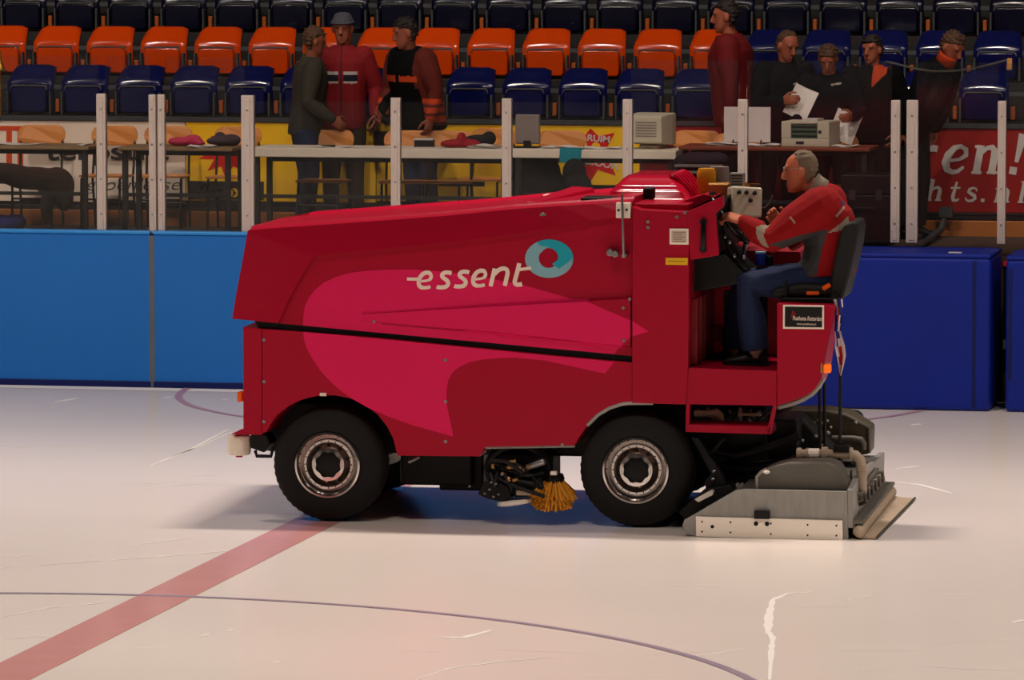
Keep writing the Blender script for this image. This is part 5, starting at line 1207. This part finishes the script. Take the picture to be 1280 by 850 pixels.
def add_hand(mb, wrist, fwd, palm, thumb_side, curl=.5, s=1.06, spread=.0):
    f = V(fwd).normalized(); n = V(palm); n = (n - f*n.dot(f)).normalized(); l = f.cross(n)
    if l.dot(V(thumb_side)) < 0: l = -l
    w = V(wrist); rings = []
    for t, hw, hd in ((-.02,.024,.020),(.0,.027,.019),(.03,.036,.017),(.06,.041,.015),(.085,.040,.013),(.095,.036,.009)):
        c = w + f*t*s; rings.append([c + l*hw*s*math.cos(2*PI*k/14) + n*hd*s*math.sin(2*PI*k/14) for k in range(14)])
    mb.loft(rings)
    for off, ln, ex in ((.030,.074,.0),(.010,.082,.004),(-.011,.077,.002),(-.030,.060,-.006)):
        p = w + f*(.083 + ex)*s + l*off*s; d = (f + l*off*spread*8).normalized(); pts = [p - f*.012*s, p]
        axis = d.cross(n)
        for j, q in enumerate((.45, .32, .23)):
            d = Matrix.Rotation(curl*(.9 if j == 0 else 1.05), 3, axis) @ d; p = p + d*ln*q*s; pts.append(p)
        mb.tube(pts, [.0098*s, .0098*s, .0092*s, .0084*s, .0072*s], 8, round_ends=True)
    p = w + f*.022*s + l*.026*s; d = (f*.62 + l*.62 + n*.35).normalized(); p2 = p + d*.045*s; d2 = (f*.85 + l*.15 + n*.5).normalized(); p3 = p2 + d2*.032*s; p4 = p3 + (f*.8 + n*.5 - l*.1).normalized()*.024*s
    mb.tube([p - d*.01*s, p, p2, p3, p4], [.013*s,.014*s,.0115*s,.0105*s,.009*s], 8, round_ends=True)
def spine_ring(c, ux, uy, rx, ry, n=18): return [c + ux*rx*math.cos(2*PI*k/n) + uy*ry*math.sin(2*PI*k/n) for k in range(n)]
def person(name_label, loc, rz, J, looks, group=None, vox=.0075, vox_cloth=.009):
    """J: joints in the person's own frame (x ahead, y to the left, z up)."""
    root = empty('person', loc, rz, name_label, 'person', group)
    pel, sh, nk = V(J['pelvis']), V(J['shoulder']), V(J['neck']); HM = J['head']
    u = (sh - pel).normalized(); side = V(J.get('side', (0, 1, 0))); side = (side - u*side.dot(u)).normalized(); fr = side.cross(u)
    L = (sh - pel).length; g = J.get('girth', 1.0)
    def trunk(mb, prof, curve=J.get('back_curve', 0.0)):
        rings = []
        for t, w, d, fx in prof:
            c = pel + u*L*t + fr*(fx - curve*math.sin(PI*max(0, min(1, t)))); rings.append(spine_ring(c, side, fr, w*g, d*g))
        mb.loft(rings)
    SW = J.get('sw', .175)
    shl, shr = sh + side*SW - u*.03, sh - side*SW - u*.03
    # body: one surface from crown to foot
    b = MB()
    trunk(b, [(-.16,.10,.08,0),(-.08,.15,.10,0),(.1,.15,.095,0),(.4,.135,.09,0),(.7,.16,.105,.005),(.92,.17,.09,0),(1.02,.12,.07,0),(1.08,.06,.055,0)])
    hd = HM @ V((-.015, 0, -.06)); b.tube([sh + u*.0, nk, hd], [.062, .056, .055], 14, round_ends=True)
    add_head(b, HM, J.get('hs', 1.0))
    arms = []
    for s_, key in ((shl, 'L'), (shr, 'R')):
        e, w = V(J['elbow' + key]), V(J['wrist' + key]); b.tube([s_, e, w], [.05, .036, .026], 12, round_ends=True)
        add_hand(b, w, J['hand' + key][0], J['hand' + key][1], J['hand' + key][2], J['hand' + key][3], J.get('hand', 1.06)); arms.append((s_, e, w))
    legs = []
    for key, sg in (('L', 1), ('R', -1)):
        h = pel + side*.09*sg - u*.04; k_, a = V(J['knee' + key]), V(J['ankle' + key]); b.tube([h, k_, a], [.075, .05, .036], 12, round_ends=True)
        b.tube([a + V((0,0,-.02)), a + V(J.get('foot', (.14, 0, -.05)))], [.030, .016], 10, round_ends=True); legs.append((h, k_, a))
    body = obj_mesh('body', remesh(b, vox, 3, .45), looks['skin'], root)
    # clothing
    c = MB()
    trunk(c, looks.get('jacket_prof', [(-.20,.175,.135,.005),(-.05,.185,.14,.01),(.15,.182,.14,.012),(.4,.185,.135,.012),(.65,.198,.142,.012),(.85,.205,.138,.004),(.97,.175,.118,0),(1.06,.115,.092,.0),(1.12,.08,.078,.004)]))
    for s_, e, w in arms:
        we = w - (w - e).normalized()*.012; m1 = s_.lerp(e, .5); m2 = e.lerp(we, .5)
        sl = J.get('sleeve', 1.0); c.tube([s_, m1, e, m2, we], [.083*g*sl, .076*g*sl, .064*sl, .060*sl, .047*(1 + (sl-1)*.3)], 14, round_ends=True)
    jk = obj_mesh(looks.get('top_name', 'jacket'), remesh(c, vox_cloth, 5, .5), looks['jacket'], root, looks.get('jacket_rule'))
    t = MB()
    t.loft([spine_ring(pel + u*z, side, fr, w*g, d*g) for z, w, d in ((-.12,.12,.09),(-.06,.168,.118),(.03,.172,.122),(.10,.16,.115),(.14,.13,.1))])
    for h, k_, a in legs:
        ae = a + (k_ - a).normalized()*.02; lf = J.get('leg', 1.0); t.tube([h, h.lerp(k_, .5), k_, k_.lerp(ae, .5), ae], [.108, .096*(.5+.5*lf), .078*lf, .070*lf, looks.get('hem', .066)], 14, round_ends=False)
    obj_mesh('trousers', remesh(t, vox_cloth, 4, .5), looks['trousers'], root)
    for i, (h, k_, a) in enumerate(legs):
        f = V(J.get('foot', (.14, 0, -.05))); d = V((f.x, f.y, 0)).normalized(); l = V((0,0,1)).cross(d); zf = a.z - .075
        rings = []
        for x, w, z1 in ((-.075,.026,.05),(-.06,.036,.085),(-.02,.04,.10),(.04,.043,.085),(.10,.047,.062),(.155,.045,.05),(.19,.034,.04),(.205,.016,.03)):
            cc = V((a.x, a.y, zf)) + d*x; rings.append([cc + l*w*math.cos(q) + V((0,0,(z1*.5 + z1*.5*math.sin(q)) if True else 0)) for q in [2*PI*j/14 for j in range(14)]])
        S = MB().loft(rings); so = S.build('shoe', looks.get('shoe', m_shoe), root, smooth='all')
        B = MB().loft([[p + V((0,0,-.001)) for p in [V((a.x, a.y, zf)) + d*x + l*w*sg_ for sg_ in (-1, 1)]] + [V((a.x, a.y, zf + .014)) + d*x + l*w*sg_ for sg_ in (1, -1)] for x, w in ((-.08,.03),(-.02,.045),(.1,.051),(.17,.046),(.208,.02))]); B.build('sole', m_black, so)
        if looks.get('sock'): MB().tube([a + V((0,0,.06)), a + V((0,0,-.03))], [.047,.045], 12).build('sock', looks['sock'], root, smooth='all')
    # hair, eyes and lips
    hs = J.get('hs', 1.0); style = looks.get('hair_style', 'short')
    if style == 'short': fn = lambda z: (.085 if z > .1 else (.076 if z > .07 else (.056 if z > .04 else (.012 if z > .02 else (-.006 if z > -.02 else -.03))))); zmin = -.07; gr = .008
    elif style == 'receding': fn = lambda z: (.024 if z > .1 else (.040 if z > .07 else (.040 if z > .04 else (.034 if z > .02 else (.0 if z > -.02 else -.03))))); zmin = -.072; gr = .006
    elif style == 'bald': fn = lambda z: (-.06 if z > .1 else (-.045 if z > .07 else (.012 if z > .02 else (-.01 if z > -.02 else -.035)))); zmin = -.07; gr = .005
    elif style == 'cap': fn = lambda z: .2; zmin = .05; gr = .014
    else: fn = lambda z: .066 if z > .05 else (.03 if z > .03 else (.0 if z > -.03 else -.02)); zmin = -.10; gr = .016
    h = MB().loft([[HM @ p for p in r] for r in head_rings(hs, gr, fn, zmin)])
    if style == 'cap':
        rr_ = [HM @ (p*1.0) for p in head_rings(hs, .017, None, .05)[0]]; h.tube(rr_, .008, 8, closed=True)
    if style != 'cap':
        q_ = random.Random(len(bpy.data.objects)); base = list(h.v); 
        for _ in range(90):
            pt = V(base[q_.randrange(len(base))]); r_ = q_.uniform(.010, .017) * (.6 if style == 'receding' else 1.0)
            h.ell(pt, (r_, r_, r_*.8), n=7, m=4)
    obj_mesh('knit_cap' if style == 'cap' else 'hair', remesh(h, .006, 2, .5), looks['hair'], root)
    ey = MB(); 
    for sg in (-1, 1): ey.ell(HM @ V((.0835*hs, sg*.031*hs, .021*hs)), (.004*hs, .012*hs, .0055*hs), HM.to_3x3(), n=10, m=5)
    ey.build('eyes', m_eyew, root, smooth='all')
    MB().ell(HM @ V((.0895*hs, 0, -.067*hs)), (.0055*hs, .021*hs, .005*hs), HM.to_3x3(), n=10, m=5).build('lips', m_lip, root, smooth='all')
    return root, HM
def headM(pos, yaw=0.0, pitch=0.0, roll=0.0):    # pitch > 0 looks down
    return Matrix.Translation(pos) @ Matrix.Rotation(yaw, 4, 'Z') @ Matrix.Rotation(pitch, 4, 'Y') @ Matrix.Rotation(roll, 4, 'X')
def stand(lean=0.0, hyaw=0.0, hpitch=0.1, elbL=None, wrL=None, elbR=None, wrR=None, curl=.5, handL=None, handR=None, H=1.76, **kw):
    k = H / 1.76; pel = V((0, 0, .93*k)); u = V((math.sin(lean), 0, math.cos(lean))); sh = pel + u*.52*k; nk = sh + u*.07*k
    hp = nk + V((math.sin(lean*.9 + .12), 0, math.cos(lean*.9 + .12)))*.125*k
    J = dict(pelvis=pel, shoulder=sh, neck=nk, head=headM(hp, hyaw, hpitch), hs=k)
    fr = V((u.z, 0, -u.x))
    for key, sg, e, w, hd in (('L', 1, elbL, wrL, handL), ('R', -1, elbR, wrR, handR)):
        s_ = sh + V((0, sg*.175, 0)) - u*.03
        e = s_ + V(e) if e else s_ + V((-.02, sg*.07, -.28)); J['elbow' + key] = e
        w = e + V(w) if w else e + V((.10, -sg*.02, -.22)); J['wrist' + key] = w
        J['hand' + key] = hd or ((w - e).normalized(), V((0, -sg, 0)) , V((1, 0, .2)), curl)
    for key, sg in (('L', 1), ('R', -1)):
        J['knee' + key] = V((.03, sg*.10, .50*k)); J['ankle' + key] = V((-.01, sg*.11, .085))
    J.update(kw); return J
def at_floor(px, py_head, Y, H=1.76): p = W(px, py_head, Y); return (p.x, Y, ZP)
YM = YT + 1.05
# the man in the olive jacket, turned to the right
def yaw_to(deg): return math.radians(deg)         # 0 faces right along the boards, -90 faces the ice
p = at_floor(381, 60, YM - .12)
person('man in an olive grey jacket and jeans standing side-on, leftmost of the three', p, yaw_to(22), stand(lean=.10, hyaw=.12, hpitch=.25, elbL=(-.03,.05,-.28), wrL=(.2,-.02,-.12), elbR=(-.06,-.08,-.28), wrR=(.20,.0,-.14), H=1.70, girth=1.05),
       dict(skin=m_skin2, jacket=m_jk_olive, trousers=m_jeans, hair=m_hair_brown, hair_style='short'))
p = at_floor(429, 40, YM + .28)
def rule_red(c):
    if c.y > -.24 and c.y < .24 and c.x > .03 and abs(c.y) > .022 and abs(c.y) < .135:
        if 1.225 < c.z < 1.245 or 1.30 < c.z < 1.325: return 1
        if 1.245 <= c.z <= 1.30: return 2
    if c.x > .06 and abs(c.y) < .008 and c.z > .9: return 2
    return 0
person('man in a red jacket with navy and white chest stripes and a grey knit cap', p, yaw_to(-84), stand(lean=.03, hyaw=-.05, hpitch=.12, elbL=(-.03,.1,-.27), wrL=(.1,.0,-.22), elbR=(-.03,-.1,-.27), wrR=(.12,.02,-.2), H=1.80, girth=1.08),
       dict(skin=m_skin2, jacket=[m_jk_red, m_wht, m_navy], jacket_rule=rule_red, trousers=m_trd, hair=m_cap, hair_style='cap'))
p = at_floor(528, 45, YM + .05)
def rule_vest(c):
    if abs(c.y) > .185 and c.z > .9: return 2 if c.z > 1.12 else (1 if (int(c.z * 40) % 3) else 2)
    if 1.255 < c.z < 1.305 and c.x > .04 and abs(c.y) > .02: return 1
    if c.y > .16 and c.z > 1.2: return 2
    return 0
person('dark haired man in a black vest with orange stripes and rust coloured sleeves', p, yaw_to(-128), stand(lean=.24, hyaw=-.42, hpitch=.28, elbL=(-.02,.12,-.26), wrL=(.06,.0,-.22), elbR=(.04,-.07,-.27), wrR=(.14,.06,-.16), H=1.80, girth=1.28),
       dict(skin=m_skin2, jacket=[m_jk_black, m_or, m_rust], jacket_rule=rule_vest, trousers=m_jeans, hair=m_hair_dark, hair_style='short'))
p = at_floor(921, 30, YM + .2)
person('dark haired man in a dark red jacket facing left, half cut by the top edge', p, yaw_to(180), stand(lean=.10, hyaw=.1, hpitch=.12, elbL=(-.04,.07,-.29), wrL=(.0,.0,-.24), elbR=(.02,-.06,-.28), wrR=(.04,.02,-.23), H=1.93, girth=1.35),
       dict(skin=m_skin, jacket=m_jk_dred, trousers=m_trk, hair=m_hair_dark, hair_style='short'))
def rule_swoosh(c):
    return 1 if (abs(c.z - 1.27 - .18*(c.y - .06)) < .008 + .0 and .03 < c.y < .11 and c.x > .05) else 0
p = at_floor(972, 60, YM - .08)
pers, HMx = person('balding man in a dark jacket looking down at a sheet of paper', p, yaw_to(-60), stand(lean=.30, hyaw=.30, hpitch=.42, elbL=(-.02,.07,-.28), wrL=(.08,-.03,-.22), elbR=(.06,-.08,-.26), wrR=(.23,.13,.03), curl=.6, H=1.72, girth=1.1),
       dict(skin=m_skin, jacket=[m_jk_navy, m_wht], jacket_rule=rule_swoosh, trousers=m_trk, hair=m_hair_brown, hair_style='receding'))
p = at_floor(1040, 80, YM - .12)
person('brown haired person in a dark jacket bowed forward behind the printer', p, yaw_to(-90), stand(lean=.34, hyaw=0, hpitch=.62, elbL=(.10,.09,-.24), wrL=(.22,-.04,-.02), elbR=(.06,-.1,-.25), wrR=(.2,.06,-.08), H=1.62, girth=1.0),
       dict(skin=m_skin, jacket=[m_jk_navy, m_wht], jacket_rule=rule_swoosh, trousers=m_trk, hair=m_hair_brown, hair_style='short'))
def rule_lining(c): return 1 if (c.y > .03 and c.z > 1.22 and c.x > -.02 and c.y - .03 < (c.z - 1.22)*.9 and c.y < .14) else 0
p = at_floor(1092, 62, YM + .3)
person('smiling dark haired person in a dark jacket with an orange lining', p, yaw_to(-98), stand(lean=.06, hyaw=-.25, hpitch=.12, elbL=(.0,.1,-.27), wrL=(.14,-.03,-.2), elbR=(.08,-.09,-.25), wrR=(.22,.02,-.05), H=1.64, girth=1.05),
       dict(skin=m_skin, jacket=[m_jk_black, m_or], jacket_rule=rule_lining, trousers=m_trk, hair=m_hair_dark, hair_style='short'))
def rule_collar(c): return 0
p = at_floor(1140, 90, YM + .02)
pers2, HM8 = person('man in a dark jacket with an orange collar bending forward to the right', p, yaw_to(-28), stand(lean=.56, hyaw=-.1, hpitch=.62, elbL=(-.08,.05,-.27), wrL=(-.10,-.02,-.22), elbR=(-.08,-.06,-.27), wrR=(-.12,.0,-.22), H=1.80, girth=1.05),
       dict(skin=m_skin, jacket=[m_jk_navy, m_or], jacket_rule=rule_collar, trousers=m_trk, hair=m_hair_brown, hair_style='short'))
c = MB(); nk = V((0,0,.93*1.80/1.76)) + V((math.sin(.58),0,math.cos(.58)))*.6; ax_ = V((math.sin(.58),0,math.cos(.58))); s2 = V((0,1,0)); f2 = s2.cross(ax_)
c.loft([spine_ring(nk - ax_*.03, s2, f2, .085, .085), spine_ring(nk + ax_*.04, s2, f2, .082, .08), spine_ring(nk + ax_*.075, s2, f2, .088, .084), spine_ring(nk + ax_*.07, s2, f2, .074, .07), spine_ring(nk + ax_*.0, s2, f2, .07, .066)])
c.build('collar', m_or, pers2, smooth='all')
# papers in hands
def held(px, py, w, h, rot, Y, label, bend=.02):
    o_ = W(px, py, Y); b = MB(); n = 6; M = Matrix.Rotation(math.radians(rot), 4, 'Y') @ Matrix.Rotation(math.radians(-14), 4, 'X'); A = []
    for j in range(2):
        for i in range(n + 1): A.append(M @ V(((i/n - .5)*w, bend*math.sin(PI*i/n) , (j - .5)*h)))
    B = [q + V((0, .0015, 0)) for q in A]; N = 2*(n+1); fs = []
    for i in range(n): fs += [(i, i+1, i+n+2, i+n+1), (N+i, N+i+n+1, N+i+n+2, N+i+1)]
    edge = list(range(n+1)) + list(range(2*n+1, n, -1))
    for i in range(len(edge)): fs.append((edge[i], edge[(i+1) % len(edge)], N + edge[(i+1) % len(edge)], N + edge[i]))
    b.add(A + B, fs); return tag(b.build('paper_sheet', m_paper, loc=o_), label, 'paper')
held(1001, 128, .20, .26, 24, YM - .47, 'white sheet held up by the balding man above the printer')
held(1056, 158, .21, .25, 20, YM - .52, 'white sheet held beside the printer by the bowed person')
# ------------------------------------------------------------------ the driver
YD = .47
def D(px, py, y=YD): return P(px, py, y)
org = D(1035, 345); org = V((org.x, YD, 0))
# own frame: machine axes turned half round so that ahead is +x
T = Matrix.Translation(org) @ Matrix.Rotation(PI, 4, 'Z'); TI = T.inverted()
def d(px, py, y=YD): return TI @ P(px, py, y)
nl, nr = YD - .2, YD + .2
Jd = dict(pelvis=d(1034, 341), shoulder=d(1030, 250), neck=d(1020, 236), head=headM(d(1001, 214.5) , 0.02, .12), hs=1.06, sw=.17, girth=1.22, back_curve=.045, sleeve=1.3, leg=1.28, hand=1.16,
          elbowL=d(962, 300, nl - .06), wristL=d(929, 277, nl - .04), elbowR=d(985, 300, nr + .12), wristR=d(976, 281, nr + .04),
          handL=((d(905, 268, nl - .03) - d(929, 277, nl - .04)).normalized(), V((.3, -.5, -.8)), V((.1, .2, 1)), .62),
          handR=((d(958, 262, nr - .04) - d(976, 281, nr + .04)).normalized(), V((0, 1, .3)), V((0, .3, 1)), .55),
          kneeL=d(934, 356, nl + .02), ankleL=d(945, 441, nl + .03), kneeR=d(930, 354, nr + .0), ankleR=d(918, 438, nr + .02), foot=(.15, 0, -.045))
def drule(c):
    q = T @ c; w_ = MM @ q; v = CR.transposed() @ (w_ - CO); x, y = 640 + F*v.x/-v.z, 425 - F*v.y/-v.z
    near = q.y < YD
    def seg(ax, ay, bx_, by_, r): 
        t = max(0, min(1, ((x-ax)*(bx_-ax) + (y-ay)*(by_-ay)) / ((bx_-ax)**2 + (by_-ay)**2))); return math.hypot(x - ax - t*(bx_-ax), y - ay - t*(by_-ay)) < r
    def inside(pg):
        c_ = False; j = len(pg) - 1
        for i in range(len(pg)):
            if (pg[i][1] > y) != (pg[j][1] > y) and x < (pg[j][0]-pg[i][0])*(y-pg[i][1])/(pg[j][1]-pg[i][1]) + pg[i][0]: c_ = not c_
            j = i
        return c_
    if near:
        if inside(((945,284),(952,281),(963,280.5),(956,287),(955,296),(961,310),(953,307),(946,297))): return 1      # pale cuff band
        if inside(((1034,291.5),(1050,280),(1060,270),(1063,281),(1052,288))): return 1      # pale shoulder blade
        if seg(988, 272, 993, 278, 1.2): return 1
        if inside(((960,306),(1000,294),(1036,286),(1028,310),(1021,345),(995,345),(997,314),(985,312))): return 2  # grey side panel
        if seg(1046, 270, 1055, 259, 1.3): return 1
        if seg(1053, 252.5, 1054, 255, 1.8): return 3
    return 0
m_jk_drv = mat('jacket_bright_red', (140, 3, 7), .9, noise=.12, scale=9, bump=.5)
drv, HMd = person('grey haired man in a red jacket and jeans driving the machine', tuple(MM @ org), MROT + PI, Jd, dict(skin=m_skin_driver, jacket=[m_jk_drv, m_collar, m_dgrey, m_blue], jacket_rule=drule, trousers=m_jeansd, hair=m_hair_grey, hair_style='receding', sock=m_sock, hem=.088, jacket_prof=[(-.02,.185,.165,.03),(.08,.187,.162,.028),(.2,.182,.14,.012),(.4,.185,.135,.012),(.65,.198,.142,.012),(.85,.20,.128,.004),(.97,.165,.10,0),(1.06,.10,.08,.0),(1.12,.078,.074,.004)], shoe=m_shoe), vox=.0055, vox_cloth=.007)
c = MB(); nk = Jd['neck']; un = (nk - Jd['shoulder']).normalized(); un = (V((.35, 0, .94))).normalized(); s2 = V((0,1,0)); f2 = s2.cross(un); un = (HMd @ V((-.02,0,-.03)) - nk).normalized(); bs = nk - un*.05; f2 = s2.cross(un); f2 = (f2 + un*-.35).normalized()
c.loft([spine_ring(bs, s2, f2, .098, .100), spine_ring(bs + un*.05, s2, f2, .080, .086), spine_ring(bs + un*.085, s2, f2, .078, .084), spine_ring(bs + un*.082, s2, f2, .070, .075), spine_ring(bs, s2, f2, .068, .072)])
c.build('collar', m_collar, drv, smooth='all')
gl = MB(); h_ = 1.06
for sg in (-1, 1):
    gl.tube([HMd @ (V((.096, sg*.033 + .024*math.cos(a), .022 + .017*math.sin(a)))*h_) for a in [2*PI*k/16 for k in range(16)]], .0016, 6, closed=True)
    gl.tube([HMd @ (V((.096, sg*.057, .026))*h_), HMd @ (V((.02, sg*.078, .026))*h_), HMd @ (V((-.02, sg*.08, .015))*h_)], .0016, 6)
gl.tube([HMd @ (V((.098, .009, .024))*h_), HMd @ (V((.098, -.009, .024))*h_)], .0016, 6)
gl.build('glasses', m_steel, drv, smooth='all')
# ------------------------------------------------------------------ hall lamps and added banner fill
def area(name, loc, size, sy, power, rgb, target=None, spread=SPREAD):
    l = bpy.data.lights.new(name, 'AREA'); l.shape = 'RECTANGLE'; l.size = size; l.size_y = sy; l.energy = power; l.color = rgb; l.spread = math.radians(spread)
    o = bpy.data.objects.new(name, l); col.objects.link(o); o.location = loc
    if target is not None: o.rotation_euler = (V(target) - V(loc)).to_track_quat('-Z', 'Y').to_euler()
    return o
WARM = (1.0, .86, .76)
cxl = MO.x
for iy, (y, f) in enumerate(((10, .72), (18, .74), (26, 1.0), (34, 1.4))):
    for ix, x in enumerate((-14, -7, 0, 7, 14)):
        area('hall_lamp', (cxl + x, y, 9.5), 1.5, .5, LAMP * f, WARM)
for x in (-16, -11, -6, -1, 4, 9, 14):  # fill added to brighten the banners and tables, not real fixtures
    area('banner_fill', (cxl + x, YB - 6.5, 7.5), .5, .2, LAMP * STAND, WARM, (cxl + x, YB + 2.4, 1.2), 60)
for x in (-15, -11, -7, -3, 1, 5, 9, 13):
    area('seat_lamp', (cxl + x, YB - 1.5, 9.0), .35, .15, LAMP * STAND2, WARM, (cxl + x, YB + 4.2, 2.6), 70)
w = bpy.data.worlds.new('hall'); sc.world = w; w.use_nodes = True
bg = w.node_tree.nodes['Background']; tcw = w.node_tree.nodes.new('ShaderNodeTexCoord'); nzw = w.node_tree.nodes.new('ShaderNodeTexNoise'); rmp = w.node_tree.nodes.new('ShaderNodeMix'); rmp.data_type = 'RGBA'
rmp.inputs[6].default_value = (.05, .043, .038, 1); rmp.inputs[7].default_value = (.08, .068, .06, 1); nzw.inputs['Scale'].default_value = 2
w.node_tree.links.new(tcw.outputs['Generated'], nzw.inputs['Vector']); w.node_tree.links.new(nzw.outputs['Fac'], rmp.inputs[0]); w.node_tree.links.new(rmp.outputs[2], bg.inputs[0]); bg.inputs[1].default_value = WORLD
vs = sc.view_settings; vs.view_transform = 'Standard'; vs.look = 'None'; vs.gamma = 1; vs.exposure = EXPO; vs.use_curve_mapping = False
sc.cycles.max_bounces = 8; sc.cycles.transparent_max_bounces = 12; sc.cycles.caustics_reflective = False; sc.cycles.caustics_refractive = False
sc.cycles.use_denoising = True; sc.cycles.sample_clamp_indirect = 4
